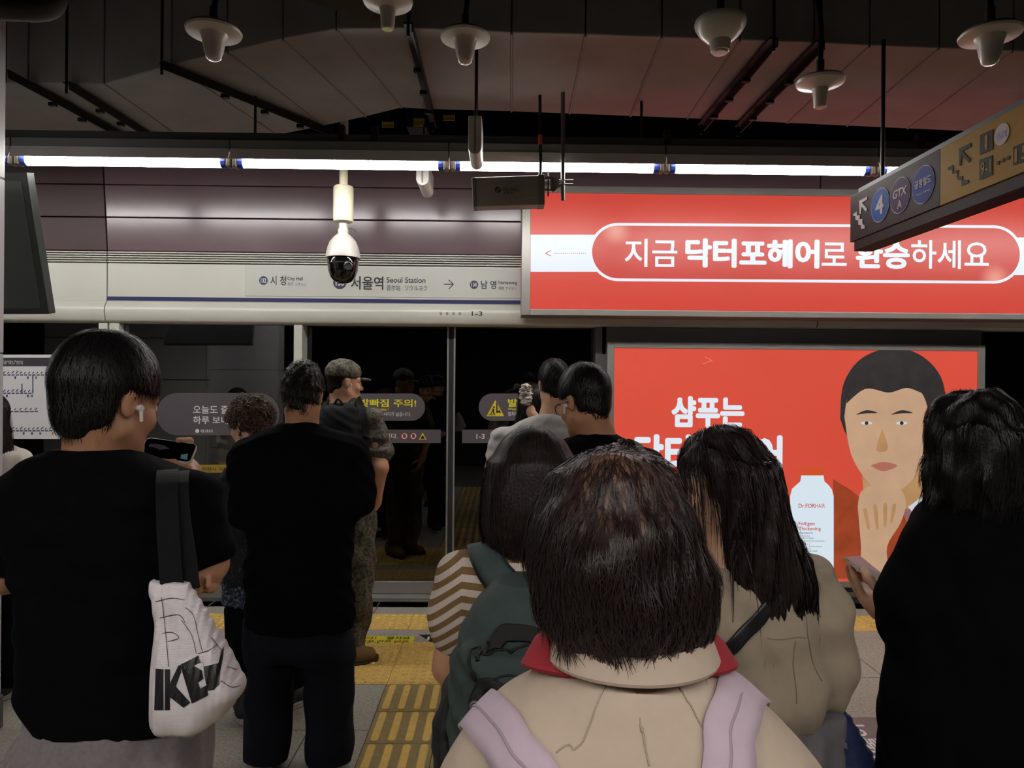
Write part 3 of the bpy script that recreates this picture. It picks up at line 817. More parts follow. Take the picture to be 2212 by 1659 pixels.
pg = bpy.data.materials.new('backlit_pill'); pg.use_nodes = True
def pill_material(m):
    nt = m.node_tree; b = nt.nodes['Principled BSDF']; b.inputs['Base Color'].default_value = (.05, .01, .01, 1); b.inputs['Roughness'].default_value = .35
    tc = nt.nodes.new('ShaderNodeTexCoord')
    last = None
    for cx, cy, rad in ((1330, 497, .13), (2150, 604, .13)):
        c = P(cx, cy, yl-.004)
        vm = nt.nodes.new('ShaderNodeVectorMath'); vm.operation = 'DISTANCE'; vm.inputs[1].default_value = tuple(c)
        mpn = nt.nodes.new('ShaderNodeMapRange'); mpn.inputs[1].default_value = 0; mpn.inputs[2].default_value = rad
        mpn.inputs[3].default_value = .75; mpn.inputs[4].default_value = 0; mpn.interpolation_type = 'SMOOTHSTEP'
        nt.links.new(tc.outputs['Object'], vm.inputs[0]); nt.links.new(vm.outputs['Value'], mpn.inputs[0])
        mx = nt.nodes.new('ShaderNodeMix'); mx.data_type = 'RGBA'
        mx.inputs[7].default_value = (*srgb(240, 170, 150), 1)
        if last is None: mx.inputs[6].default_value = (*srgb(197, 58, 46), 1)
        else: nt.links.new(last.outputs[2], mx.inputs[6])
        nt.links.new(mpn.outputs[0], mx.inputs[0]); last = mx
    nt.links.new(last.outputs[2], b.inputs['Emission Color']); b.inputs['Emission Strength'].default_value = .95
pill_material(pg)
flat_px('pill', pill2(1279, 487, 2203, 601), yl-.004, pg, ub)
tt = yl-.006
text_px('지금', (1349, 516, 1463, 577), tt, whE, ub, .012)
text_px('닥터포헤어', (1480, 516, 1770, 579), tt, whE, ub, .045)
text_px('로', (1775, 524, 1829, 574), tt, whE, ub, .012)
text_px('환승', (1848, 519, 1965, 581), tt, whE, ub, .045)
text_px('하세요', (1968, 519, 2136, 581), tt, whE, ub, .012)
dr = MB()
for x in np.arange(1199, 1268, 4.4): dr.lathe([(.0001, 0), (.0035, 0), (.0035, .001)], P(x, 547, tt), 8, 0, (0, -1, 0))
dr.build('dotted_line', redP, ub)['kind'] = 'stuff'
ch = MB(); line(ch, 1178, 547, 1190, 541, .0025, tt); line(ch, 1178, 547, 1190, 553, .0025, tt); ch.build('arrow', redP, ub)

# ---------------------------------------------------------------- lower light box
YL = 5.15
lb = frame_box('light_box', 1310, 739, 2127, 1268, (.052, .045, .045), YL, .12, 'large red backlit shampoo poster in a silver frame beside the doors', redE2, alu)
yp = YL+.010
pE = lambda n, c, e=.95, **k: M(n, srgb(*c), .4, emit=e, **k)
# the printed portrait: a plain generic figure resting the chin on a hand
rust = pE('print_rust', (150, 62, 34), noise=(9, .22)); skin_p = pE('print_skin', (190, 154, 124), noise=(6, .07)); skin_s = pE('print_skin_deep', (176, 134, 92), noise=(8, .1))
hair_p = pE('print_hair', (46, 42, 42), noise=(14, .2)); grey_p = pE('print_collar', (196, 206, 214)); mauve_p = pE('print_shirt', (138, 96, 98), noise=(20, .2))
def pr(nm, pts, k, mat, n=None): return flat_px(nm, pts, yp-.0008*k, mat, lb, .0006, n)
pr('printed_sleeve', [(1800, 1035), (1840, 1060), (1870, 1085), (1990, 1120), (2085, 1160), (2085, 1250), (1795, 1250)], 1, rust)
pr('printed_shirt', [(1940, 1085), (2060, 1050), (2085, 1070), (2085, 1170), (1960, 1130)], 2, mauve_p)
pr('printed_neck', [(1860, 990), (2010, 980), (2020, 1075), (1985, 1095), (1880, 1095)], 2.6, skin_s, 40)
pr('printed_hair', [(1815, 905), (1822, 830), (1860, 775), (1925, 752), (1990, 768), (2035, 820), (2042, 900), (2020, 975), (1990, 1000), (1850, 960)], 3.2, hair_p, 60)
pr('printed_ear', disc(2018, 930, 16, 28), 3.8, skin_s)
pr('printed_face', [(1824, 900), (1836, 845), (1880, 812), (1940, 812), (1992, 850), (2008, 920), (1996, 990), (1962, 1046), (1920, 1066), (1880, 1046), (1840, 985)], 4.4, skin_p, 60)
pr('printed_hair', [(1828, 872), (1846, 800), (1900, 772), (1970, 790), (2004, 850), (1960, 838), (1920, 848), (1870, 840)], 5, hair_p, 50)
for cx in (1872, 1948):
    pr('printed_eyebrow', [(cx-24, 896), (cx, 886), (cx+24, 892), (cx, 893)], 5, hair_p, 24)
    pr('printed_eye', disc(cx, 914, 12, 3.6), 5, grey_p); pr('printed_eye', disc(cx, 914, 4), 5.8, hair_p)
pr('printed_nose', [(1906, 925), (1918, 965), (1908, 976), (1893, 970)], 5, skin_s, 20)
pr('printed_lips', [(1880, 1006), (1908, 998), (1938, 1006), (1908, 1018)], 5, pE('print_lips', (170, 104, 88)), 24)
pr('printed_collar', [(1985, 1078), (2055, 1030), (2075, 1045), (2040, 1090), (1975, 1112), (1962, 1095)], 5, grey_p)
pr('printed_hand', [(1853, 1093), (1862, 1060), (1900, 1045), (1940, 1052), (1957, 1085), (1945, 1130), (1916, 1182), (1918, 1250), (1863, 1250), (1860, 1180), (1856, 1130)], 6, skin_p, 60)
for a, b in (((1868, 1100), (1876, 1140)), ((1890, 1092), (1895, 1138)), ((1912, 1088), (1912, 1134)), ((1932, 1090), (1926, 1126))):
    pr('printed_finger', [(a[0]-4, a[1]), (a[0]+4, a[1]), (b[0]+3, b[1]), (b[0]-3, b[1])], 6.8, skin_s, 20)
# shampoo bottle print
bw = pE('print_bottle', (212, 226, 236)); bo = pE('print_cap', (206, 78, 38))
pr('printed_bottle', [(1707, 1253), (1707, 1072), (1711, 1056), (1722, 1046), (1729, 1040), (1731, 1027), (1779, 1027), (1781, 1040), (1789, 1047), (1797, 1057), (1801, 1072), (1801, 1253)], 3, bw)
pr('printed_cap', [(1731, 1027), (1732, 1014), (1738, 1011), (1750, 1011), (1751, 1008), (1760, 1008), (1761, 1011), (1772, 1011), (1778, 1014), (1779, 1027)], 3, bo)
inkE = pE('print_ink', (84, 92, 104)); redT = pE('print_redtext', (190, 72, 70)); yt = yp-.004
text_px('Dr.FOR', (1725, 1088, 1761, 1097), yt, redT, lb, .015); text_px('HAIR', (1761, 1088, 1782, 1097), yt, redT, lb)
text_px('Folligen', (1725, 1127, 1760, 1137), yt, redT, lb, .012); text_px('Thickening', (1725, 1138, 1773, 1148), yt, redT, lb, .012)
text_px('shampoo', (1725, 1149, 1756, 1154), yt, inkE, lb, .01)
for (x1_, y), s in zip(((1749, 1158), (1758, 1163), (1750, 1176), (1776, 1181), (1752, 1186), (1766, 1190), (1761, 1206), (1782, 1211), (1768, 1225)),
                       ('Shampooing', 'densifiant Folligen', 'Folligen-5', 'Hair buildup + Scalp Nourishment', 'Densite capillaire', '+ nutrition du cuir chevelu', 'For thinning Hair', 'Pour cheveux clairsemes plus', '16.9 fl. oz.')):
    text_px(s, (1725, y-2.4, x1_, y+2), yt, inkE if 'Folligen-5' != s else redT, lb)
pr('printed_rule', [(1725, 1168), (1781, 1168), (1781, 1169), (1725, 1169)], 4.5, inkE)
text_px('샴푸는', (1450, 856, 1608, 924), yt, whE, lb, .05)
text_px('닥터포헤어', (1370, 939, 1690, 1029), yt, whE, lb, .045)
text_px('*', (1679, 1048, 1687, 1057), yt, whE, lb)
ch = MB(); line(ch, 1539, 779, 1522, 771, .002, yt); line(ch, 1539, 779, 1517, 786, .002, yt); ch.build('arrow', pE('print_faint', (232, 130, 112)), lb)
# ---------------------------------------------------------------- ventilation duct
ZD = 3.2
pairs = [((-400, 182), (-200, 312)), ((60, 180), (262, 305)), ((225, 181), (400, 304)), ((370, 140), (600, 292)), ((490, 112), (700, 272)),
         ((610, 84), (790, 252)), ((725, 62), (868, 233)), ((885, 60), (925, 236)), ((1105, 70), (1105, 241)), ((1265, 74), (1230, 246)), ((1430, 80), (1362, 251)),
         ((1600, 86), (1485, 256)), ((1760, 92), (1600, 261)), ((1880, 98), (1700, 266)), ((2030, 104), (1830, 272)), ((2190, 110), (1960, 278)),
         ((2500, 122), (2230, 290)), ((2900, 135), (2600, 300))]
st = [(PZ(*a, ZD), PZ(*b, ZD)) for a, b in pairs]
du = empty('ventilation_duct', tuple(st[8][0]*[1, 1, 0]+np.array([0, 0, ZD])), 'wide rectangular sheet metal ventilation duct bending under the black ceiling', 'duct')
for i in range(len(st)-1):
    (a, b), (c, d) = st[i], st[i+1]
    g = .003
    e1 = (c-a)/np.linalg.norm(c-a)*g; e2 = (d-b)/np.linalg.norm(d-b)*g
    lo = [a+e1, c-e1, d-e2, b+e2]
    MB().hexa([(p[0], p[1], ZD) for p in lo], [(p[0], p[1], ZD+.56) for p in lo]).build('duct_panel', ductm, du, bevel=.006)
for i in range(1, len(st)-1):                 # raised seams
    a, b = st[i]
    MB().tube([a+(b-a)*.01, b], .006, 6).build('seam', ductm, du)
def hanger(pa, pb, label):
    a, b = PZ(*pa, ZD-.02), PZ(*pb, ZD-.02); t = (b-a)/np.linalg.norm(b-a); s = np.array([-t[1], t[0], 0])*.02
    e = empty('duct_hanger', tuple((a+b)/2), label, 'hanger', 'steel hanger rails under the duct')
    u = np.array([0, 0, .035]); a2 = a-t*.05; b2 = b+t*.05
    MB().hexa([a2-s, a2+s, b2+s, b2-s], [p+u*.25 for p in (a2-s, a2+s, b2+s, b2-s)]).build('rail', darkm, e)
    MB().hexa([a2-s, a2-s*.7, b2-s*.7, b2-s], [p-u for p in (a2-s, a2-s*.7, b2-s*.7, b2-s)]).build('rail_flange', darkm, e)
    for p in (a2, b2): MB().tube([p-u*1.6, (p[0], p[1], 3.96)], .007, 8).build('threaded_rod', darkm, e)
    for k in (.3, .55, .8):
        p = a+(b-a)*k; MB().box(p[0]-.02, p[0]+.02, p[1]-.012, p[1]+.012, p[2]-.05, p[2]-.03).build('clip', darkm, e)
for pa, pb, hl in (((370, 145), (705, 281), 'long black hanger rail slanting under the bend of the duct'), ((157, 188), (332, 298), 'black hanger rail under the duct, next to the slanting rail'),
                   ((28, 163), (275, 298), 'black hanger rail under the duct, below the lagged pipe elbow'), ((885, 64), (934, 258), 'black hanger rail with pale clips under the duct where the bend ends'),
                   ((1662, 96), (1520, 264), 'black hanger rail under the duct beside the bowl antenna'), ((1762, 102), (1600, 268), 'brownish black hanger rail under the duct where the low stub antenna hangs')):
    hanger(pa, pb, hl)
# insulated pipe
ins = M('pipe_lagging', srgb(64, 60, 54), .8, noise=(9, .2), bump=(20, .4))
pc = [P(-260, 18, 3.0), P(0, 20, 3.0), P(85, 22, 3.0), P(116, 8, 3.03), P(122, -30, 3.1), P(122, -110, 3.2)]
pp_ = MB().tube(spline(pc, 24), .045, 16).build('insulated_pipe', ins, smooth=True); tag(pp_, 'grey lagged pipe with an elbow below the ceiling', 'pipe')
# back of a hanging signboard above
a = [P(623, 0, 3.0), P(690, 10, 3.0), P(800, 45, 3.0), P(845, 38, 3.0)]
sgn = M('olive_board', srgb(96, 84, 62), .5, noise=(6, .08))
b_ = MB().hexa([P(560, -30, 3.05), P(800, 46, 3.05), P(850, 40, 3.0), P(850, -60, 2.95)], [p+np.array([0, .03, .02]) for p in (P(560, -30, 3.05), P(800, 46, 3.05), P(850, 40, 3.0), P(850, -60, 2.95))]).build('hanging_board', sgn)
tag(b_, 'olive brown board hanging edge down from the ceiling', 'board')

# ---------------------------------------------------------------- fluorescent lamps
tubeE = M('lit_tube', (1.0, .985, .95), .4, emit=TUBE_STRENGTH)
tubeB = M('lit_tube_rear', (1.0, .97, .93), .4, emit=BACK_STRENGTH)
bluet = M('blue_tape', srgb(50, 80, 190), .5); holder = M('lamp_holder', srgb(120, 108, 92), .5)
YF = 4.0
cut = [P(x, 350, YF)[0] for x in (35, 503, 971, 1434, 1888)]
pit = (cut[-1]-cut[0])/4; cut = [cut[0]-pit*k for k in range(3, 0, -1)]+cut+[cut[-1]+pit*k for k in range(1, 4)]
zt = P(1106, 359, YF)[2]; RT = .028
def lamp(xa, xb, Y, z, mat, label, group):
    e = empty('fluorescent_lamp', ((xa+xb)/2, Y, z+.1), label, 'lamp', group)
    prof = [(-.05, .062), (-.05, .112), (.05, .112), (.05, .062)]
    MB().hexa([(xa+.004, Y+y, z+h) for y, h in prof], [(xb-.004, Y+y, z+h) for y, h in prof]).build('housing', fixm, e, bevel=.003)
    fy, fz = (.07, .0) if Y > 0 else (.09, -.03)
    by, bz = (-.058, .004) if Y > 0 else (-.09, -.03)  # rear row, out of view: lips deepened to shade the duct and antennas
    ref = [(-.055, .062), (by-.004, bz), (by, bz), (-.03, .058), (.03, .058), (fy, fz), (fy+.004, fz), (.055, .062)]
    MB().hexa([(xa+.004, Y+y, z+h) for y, h in ref], [(xb-.004, Y+y, z+h) for y, h in ref]).build('reflector', white_pl, e)
    MB().tube([(xa+.05, Y, z), (xb-.05, Y, z)], RT, 10).build('tube', mat, e, smooth=True)
    for s, x in ((1, xa), (-1, xb)):
        MB().box(min(x+s*.005, x+s*.03), max(x+s*.005, x+s*.03), Y-.03, Y+.03, z-.03, z+.06).build('lamp_holder', holder, e, bevel=.006)
        MB().tube([(x+s*.035, Y, z), (x+s*.062, Y, z)], RT+.004, 10).build('tape', bluet, e)
    return e
LL = {2: 'lit fluorescent lamp above the hanging monitor at the white column', 3: 'lit fluorescent lamp over the plain header between monitor and dome camera',
      4: 'lit fluorescent lamp directly above the dome camera', 5: 'lit fluorescent lamp behind the panel antenna and its pole',
      6: 'lit fluorescent lamp above the long red light box', 7: 'lit fluorescent lamp half hidden behind the direction sign'}
for i, (xa, xb) in enumerate(zip(cut, cut[1:])):
    lamp(xa, xb, YF, zt, tubeE, LL.get(i, 'lit fluorescent lamp at a far end of the row along the doors'), 'fluorescent lamps before the screen doors')
for xa, xb in zip(cut[1:-1], cut[2:-1]):
    lamp(xa, xb, -1.0, 2.86, tubeB, 'lit fluorescent batten lamp in the rear row over the platform', 'fluorescent lamps over the rear platform')
z_c = zt+.112
rl = MB().box(cut[0], cut[-1], YF-.02, YF+.03, z_c, z_c+.05).build('cable_tray', M('tray_grey', srgb(72, 74, 72), .5, .2)); tag(rl, 'long grey cable tray carrying the row of fluorescent lamps', 'cable tray')
for x in np.linspace(cut[0]+.6, cut[-1]-.6, 6):
    MB().tube([(x, YF, z_c+.04), (x, YF, ZD-.001)], .008, 8).build('drop_rod', darkm, rl)
for px in (738, 810, 1440, 1985):
    c = P(px, 305, YF); MB().box(c[0]-.018, c[0]+.018, YF-.03, YF+.02, z_c+.02, z_c+.10).build('clamp', darkm, rl)

# ---------------------------------------------------------------- ceiling antennas
whp = M('aged_white_plastic', srgb(196, 186, 172), .3, noise=(10, .06), spec=.6)
def antenna(px, py, dia, kind, label):
    Y = 1534*.2/dia; c = P(px, py, Y); r = .1
    e = empty('ceiling_antenna', tuple(c), label, 'antenna', 'white ceiling antennas')
    if kind == 'saucer':
        prof = [(.012, .03), (.03, .028), (r*.9, .012), (r, .0), (r*.97, -.008), (r*.5, -.012), (.047, -.018), (.042, -.03), (.034, -.075), (.030, -.085), (.027, -.098), (.018, -.106), (.001, -.109)]
    elif kind == 'bowl':
        prof = [(.012, .02), (.06, .018), (r*.97, .01), (r, .0), (r*.98, -.012), (r*.82, -.04), (.055, -.066), (.042, -.072), (.036, -.11), (.031, -.112), (.028, -.12), (.001, -.121)]
    else:
        prof = [(.012, .03), (.05, .026), (r*.93, .01), (r, .0), (r*.96, -.01), (.05, -.026), (.034, -.032), (.031, -.04), (.026, -.106), (.023, -.112), (.001, -.113)]
    MB().lathe(prof, c, 40).build('radome', whp, e, smooth=True)
    MB().tube([c+[0, 0, .02], c+[0, 0, .09]], .016, 12).build('connector', darkm, e)
    MB().tube(spline([c+[0, 0, .08], c+[.01, .02, .25], c+[-.01, .03, .5], (c[0], c[1]+.03, 3.96)], 16), .011, 8).build('cable', blackm, e)
    if 'yellow' in label: MB().lathe([(.02, -.1138), (.02, -.1142), (.001, -.1143)], c, 20).build('label_disc', M('yellow_label', srgb(190, 176, 40), .5), e)
for px, py, dia, k, lb_ in ((462, 68, 116, 'saucer', 'white saucer antenna hanging before the bend of the duct'), (838, 2, 108, 'stub', 'white flat antenna with a yellow label under its stub'),
                      (1005, 80, 108, 'saucer', 'white saucer antenna with a rounded cone near the tall hanging slab'), (1556, 50, 110, 'bowl', 'white bowl-shaped ceiling antenna with a short blunt stub'),
                      (1772, 176, 102, 'stub', 'white flat antenna hanging lowest on a thick black cable'), (2139, 74, 124, 'saucer', 'white saucer antenna hanging over the direction sign')):
    antenna(px, py, dia, k, lb_)

# ---------------------------------------------------------------- dome camera on a pole
Yc = 4.5; kc = Yc/3.95
cc = P(741, 556, Yc); cx_ = cc[0]; zz = lambda py: P(741, py, Yc)[2]
e = empty('dome_camera', (cx_, Yc, zz(612)), 'white and black dome surveillance camera on a cream pole', 'camera')
MB().tube([(cx_, Yc, zz(404)+.0), (cx_, Yc, 3.96)], .0235*kc, 16).build('pole', cream_pl, e, smooth=True)
MB().lathe([(r_*kc, h_) for r_, h_ in ((.001, zz(403)), (.05, zz(403)), (.0555, zz(406)), (.0555, zz(475)), (.052, zz(479)), (.001, zz(479)))], (cx_, Yc, 0), 28).build('junction_housing', cream_pl, e, smooth=True)
MB().tube([(cx_, Yc, zz(480)), (cx_, Yc, zz(497))], .024*kc, 16).build('neck', white_pl, e, smooth=True)
MB().lathe([(r_*kc, h_) for r_, h_ in ((.022, zz(494)), (.029, zz(495)), (.029, zz(505)), (.022, zz(506)))], (cx_, Yc, 0), 20).build('collar', white_pl, e, smooth=True)
dmw = M('dome_white', srgb(190, 184, 178), .3, noise=(12, .06))
MB().lathe([(r_*kc, h_) for r_, h_ in ((.03, zz(505)), (.05, zz(512)), (.072, zz(522)), (.086, zz(536)), (.0945, zz(553)), (.095, zz(558)), (.08, zz(558)))], (cx_, Yc, 0), 36).build('dome_shell', dmw, e, smooth=True)
smoke = M('smoked_dome', srgb(10, 10, 11), .08, spec=.7, coat=.5)
MB().lathe([(r_*kc, h_) for r_, h_ in ((.08, zz(556)), (.086, zz(560)), (.085, zz(572)), (.08, zz(586)), (.067, zz(600)), (.045, zz(609)), (.02, zz(612.5)), (.001, zz(613)))], (cx_, Yc, 0), 36).build('smoked_dome', smoke, e, smooth=True)
lc = np.array([P(751, 580, Yc)[0], Yc-.0, zz(581)]); dirv = np.array([.25, -1, .05]); dirv /= np.linalg.norm(dirv)
MB().lathe([(.024*kc, .06*kc), (.024*kc, .083*kc), (.019*kc, .085*kc), (.017*kc, .08*kc), (.001, .079*kc)], lc, 24, 0, dirv).build('lens', M('lens_ring', srgb(40, 40, 42), .25), e, smooth=True)
MB().tube(spline([(cx_+.03, Yc, zz(497)), (cx_+.05, Yc, zz(493)), (cx_+.075, Yc, zz(498)), (cx_+.085, Yc, zz(503))], 12), .0018, 6).build('wire', darkm, e)

# ---------------------------------------------------------------- edge-on hanging slabs
def slab(pxl, pxr, pyt, pyb, Y, L, label):
    a, b = P(pxl, pyt, Y), P(pxr, pyb, Y); r = (b[0]-a[0])/2; cx = (a[0]+b[0])/2
    sec = [(cx-r, a[2])]+[(cx+r*math.cos(t), b[2]+r+r*math.sin(t)) for t in np.linspace(math.pi, 2*math.pi, 12)]+[(cx+r, a[2])]
    e = empty('hanging_slab', (cx, Y, b[2]), label, 'ceiling unit')
    MB().hexa([(x, Y, z) for x, z in sec], [(x, Y+L, z) for x, z in sec]).build('casing', white_pl, e, bevel=.004)
    MB().box(cx-r*.12, cx+r*.12, Y-.002, Y, b[2]+r*.4, a[2]).build('front_groove', fixm, e)
    for y in (Y+L*.2, Y+L*.8): MB().tube([(cx, y, a[2]-.01), (cx, y, ZD-.001)], .005, 8).build('rod', darkm, e)
slab(1012, 1040, 249, 333, 3.2, .24, 'tall white rounded slab hanging edge-on under the duct')
slab(899, 926, 350, 400, 4.35, .3, 'small white rounded slab hanging behind the fluorescent lamps')

# ---------------------------------------------------------------- panel antenna on its pole
Ya = 3.86
body = M('antenna_grey', srgb(150, 141, 130), .45, noise=(6, .04)); endc = M('antenna_end_cap', srgb(116, 112, 108), .5)
e = empty('panel_antenna', tuple(P(1215, 430, Ya)), 'grey rectangular panel antenna with black lettering bracketed to a ceiling pole', 'antenna')
def qbox(pts, y0, y1, nm, mat, bev=.006):
    q_ = [P(x, y, Ya) for x, y in pts]
    return MB().plate([(p[0], p[2]) for p in q_], y0, y1).build(nm, mat, e, bevel=bev)
qbox([(1026, 383), (1168, 378), (1168, 442), (1028, 446)], Ya, Ya+.1, 'casing', body)
qbox([(1019, 384), (1028, 382.5), (1030, 446.5), (1022, 447)], Ya-.006, Ya+.1, 'end_cap', endc, .004)
qbox([(1162, 377), (1177, 377), (1177, 442.5), (1162, 443)], Ya-.006, Ya+.1, 'end_cap', endc, .004)
qbox([(1030, 396), (1162, 392), (1162, 394.2), (1030, 398.2)], Ya-.004, Ya, 'ridge', body, .001)
qbox([(1030, 427), (1162, 424), (1162, 426.2), (1030, 429.2)], Ya-.004, Ya, 'ridge', body, .001)
qbox(disc(1075.5, 410, 6.4), Ya-.0015, Ya, 'logo_disc', inkm, 0)
qbox([(1071, 411.5), (1077, 406.8), (1081, 407), (1075, 411.8)], Ya-.0025, Ya, 'logo_stripe', body, 0); qbox([(1071, 414), (1076, 413.5), (1080.5, 409), (1078.5, 412.5), (1074, 415.5)], Ya-.0025, Ya, 'logo_stripe', body, 0)
text_px('서울교통공사', (1085, 405.5, 1120, 413), Ya-.003, inkm, e, .01); text_px('LTE-R', (1089, 414.5, 1108, 419), Ya-.003, inkm, e, .01)
pole = P(1217, 430, Ya)
MB().tube([(pole[0], Ya+.03, pole[2]), (pole[0]-.005, Ya+.03, ZD-.001)], .0115, 12).build('pole', alud, e, smooth=True)
qbox([(1177, 380), (1193, 380), (1193, 411), (1177, 411), (1177, 407), (1189, 407), (1189, 386), (1177, 386)], Ya+.01, Ya+.05, 'bracket', alu, 0)
qbox([(1193, 381), (1200, 381), (1210, 389), (1214, 389), (1214, 401), (1208, 402), (1198, 411), (1193, 411)], Ya+.02, Ya+.045, 'bracket', endc, 0)
for y in (389, 397.5): MB().tube([P(1208, y, Ya+.0), P(1238, y, Ya+.0)], .004, 8).build('clamp_bolt', alu, e)
MB().tube([P(1184, 370, Ya+.03), P(1184, 424, Ya+.03)], .004, 8).build('clamp_bolt', darkm, e)
MB().tube(spline([P(1167, 380, Ya+.05), P(1168, 345, Ya+.06), P(1167, 300, Ya+.07), (P(1166, 250, Ya+.07)[0], Ya+.07, ZD-.001)], 14), .009, 10).build('cable', darkm, e, smooth=True)
MB().tube([P(1167, 312, Ya+.067), P(1167, 292, Ya+.07)], .0125, 10).build('orange_tape', M('orange_tape', srgb(170, 78, 40), .5), e)

# ---------------------------------------------------------------- warning tags and the box camera behind the lamps
yt_ = M('tag_yellow', srgb(170, 158, 50), .5, noise=(20, .08)); Yk = 4.55
for px, py in ((838, 270), (970, 255)):
    c = P(px, py, Yk); o = MB().box(c[0]-.038, c[0]+.038, Yk, Yk+.004, c[2]-.016, c[2]+.02).build('warning_tag', yt_)
    tag(o, 'small yellow warning tag hanging beside the box camera' if px < 900 else 'small yellow warning tag hanging near the duct end', 'tag')
    text_at('CCTV', (c[0]-.034, Yk-.001, c[2]-.014), (.068, 0, 0), (0, 0, .016), inkm, o, .02)
    MB().tube([(c[0], Yk+.002, c[2]+.018), (c[0], Yk+.002, 3.96)], .002, 6).build('wire', darkm, o)
c = P(905, 268, Yk); e = empty('box_camera', tuple(c), 'dark box surveillance camera with a yellow tag hanging behind the lamps', 'camera')
MB().box(c[0]-.075, c[0]+.055, Yk-.04, Yk+.14, c[2]-.035, c[2]+.07).build('casing', darkm, e, bevel=.006)
MB().box(c[0]-.03, c[0]+.04, Yk-.045, Yk-.041, c[2]-.03, c[2]+.02).build('tag', yt_, e); text_at('CCTV', (c[0]-.026, Yk-.047, c[2]-.02), (.06, 0, 0), (0, 0, .02), inkm, e, .02)
MB().tube([(c[0], Yk+.05, c[2]+.06), (c[0], Yk+.05, 3.96)], .012, 8).build('bracket', darkm, e)

# ---------------------------------------------------------------- hanging direction sign
sx = 2.1
e1 = P(1837, 419, 3.45); SX = e1[0]
def SP(px, py):
    """the point of the sign face (plane x = SX) that a measured pixel shows"""
    d = _f + _r*((px-1106.0)/FPX) + _u*((829.5-py)/FPX)
    return CAM + d*((SX-CAM[0])/d[0])
tl, bl = SP(1837, 423), SP(1837, 520); tr = SP(2212, 226); br = SP(2212, 376)
ztop = (tl[2]+tr[2])/2; zbot_ = (bl[2]+br[2])/2
Yn = 1.3; Yfar = tl[1]
brown = M('sign_brown', srgb(48, 31, 33), .55, noise=(30, .04), bump=(60, .04), spec=.1); gold = M('sign_yellow', srgb(156, 116, 30), .55, noise=(30, .03), bump=(60, .04), spec=.1)
sg = empty('direction_sign', (SX+.06, (Yn+Yfar)/2, zbot_-.06), 'long brown and yellow station direction sign hanging over the platform', 'sign')
ysp = SP(2030, 460)[1]
MB().box(SX, SX+.1, ysp, Yfar, zbot_, ztop).build('sign_face_brown', brown, sg, bevel=.002)
MB().box(SX, SX+.1, Yn, ysp, zbot_, ztop).build('sign_face_yellow', gold, sg, bevel=.002)
MB().box(SX+.004, SX+.096, Yn, Yfar-.03, zbot_-.05, zbot_).build('lower_rail', brown, sg, bevel=.004)
MB().box(SX+.014, SX+.086, Yn, Yfar-.05, ztop, ztop+.025).build('upper_rail', darkm, sg)
for y, zt_ in ((Yn+.4, 3.96), (Yfar-.2, ZD-.001)): MB().tube([(SX+.05, y, ztop+.02), (SX+.05, y, zt_)], .009, 10).build('hanging_pole', darkm, sg)
XF = SX-.0015
def s_text(body, x0, y0, x1, y1, mat, bold=0, shear=0, k=1):
    """lettering on the sign between two measured corners; reads towards the camera"""
    a, b = SP((x0+x1)/2, y1), SP((x0+x1)/2, y0); l, r = SP(x0, (y0+y1)/2), SP(x1, (y0+y1)/2)
    return text_at(body, (XF-.001*k, l[1], a[2]), (0, r[1]-l[1], 0), (0, 0, b[2]-a[2]), mat, sg, bold, shear)
def s_poly(nm, pts, mat, k=1):
    q_ = [SP(x, y) for x, y in pts]
    return MB().hexa([(XF-.001*k, p[1], p[2]) for p in q_], [(XF-.001*k+.0008, p[1], p[2]) for p in q_]).build(nm, mat, sg)
def s_disc(px, py, ry, mat, k):
    c_ = SP(px, py); rz = abs(SP(px, py-ry)[2]-c_[2])
    q_ = [(c_[1]+rz*math.cos(a), c_[2]+rz*math.sin(a)) for a in np.linspace(0, 2*math.pi, 36, endpoint=False)]
    return MB().hexa([(XF-.001*k, y, z) for y, z in q_], [(XF-.001*k+.0008, y, z) for y, z in q_]).build('line_badge', mat, sg)
wps = M('sign_white', srgb(196, 186, 186), .6, spec=.1)
s_poly('arrow', [(1857, 434), (1874, 424.5), (1874, 431), (1863, 437.5), (1874, 451), (1871.5, 457), (1862, 446), (1861, 462), (1857.5, 462)], wps)
s_poly('escalator_symbol', [(1844, 462), (1852, 457), (1852, 466), (1858, 464), (1858, 474), (1864, 472), (1864, 483), (1869, 488), (1869, 493), (1861, 495), (1861, 487), (1855, 485), (1855, 476), (1849, 475), (1849, 467), (1844, 466)], wps)
for px, py, ry, mat, body, args in ((1902, 443, 35, M('line_blue', srgb(36, 82, 160), .6, spec=.1), '4', (1893, 422, 1911, 464)), (1945, 422, 37, M('line_purple', srgb(66, 28, 78), .6, spec=.1), 'GTX', (1931, 406, 1961, 425)), (1995, 399, 39, M('line_royal', srgb(36, 56, 140), .6, spec=.1), '공항철도', (1978, 384, 2014, 402))):
    s_disc(px, py, ry+1.6, wps, 1); s_disc(px, py, ry, mat, 2)
    s_text(body, *args, wps, .03, .2 if body == 'GTX' else 0, k=3)
s_text('A', 1940, 432, 1950, 450, wps, .01, 0, 3); s_text('Airport Railroad', 1981, 413, 2011, 419, wps, 0, 0, 3)
gk = M('sign_grey', srgb(58, 60, 54), .6, spec=.1)
s_poly('arrow', [(2073, 321), (2098, 308), (2098, 317), (2081, 327), (2098, 345), (2095, 352), (2079, 336), (2077, 358), (2073, 358)], gk)
s_poly('escalator_symbol', [(2049, 362), (2060, 356), (2060, 371), (2070, 367), (2070, 383), (2080, 380), (2080, 390), (2093, 388), (2093, 395), (2078, 402), (2078, 390), (2068, 388), (2068, 374), (2058, 376), (2058, 366), (2049, 368)], gk)
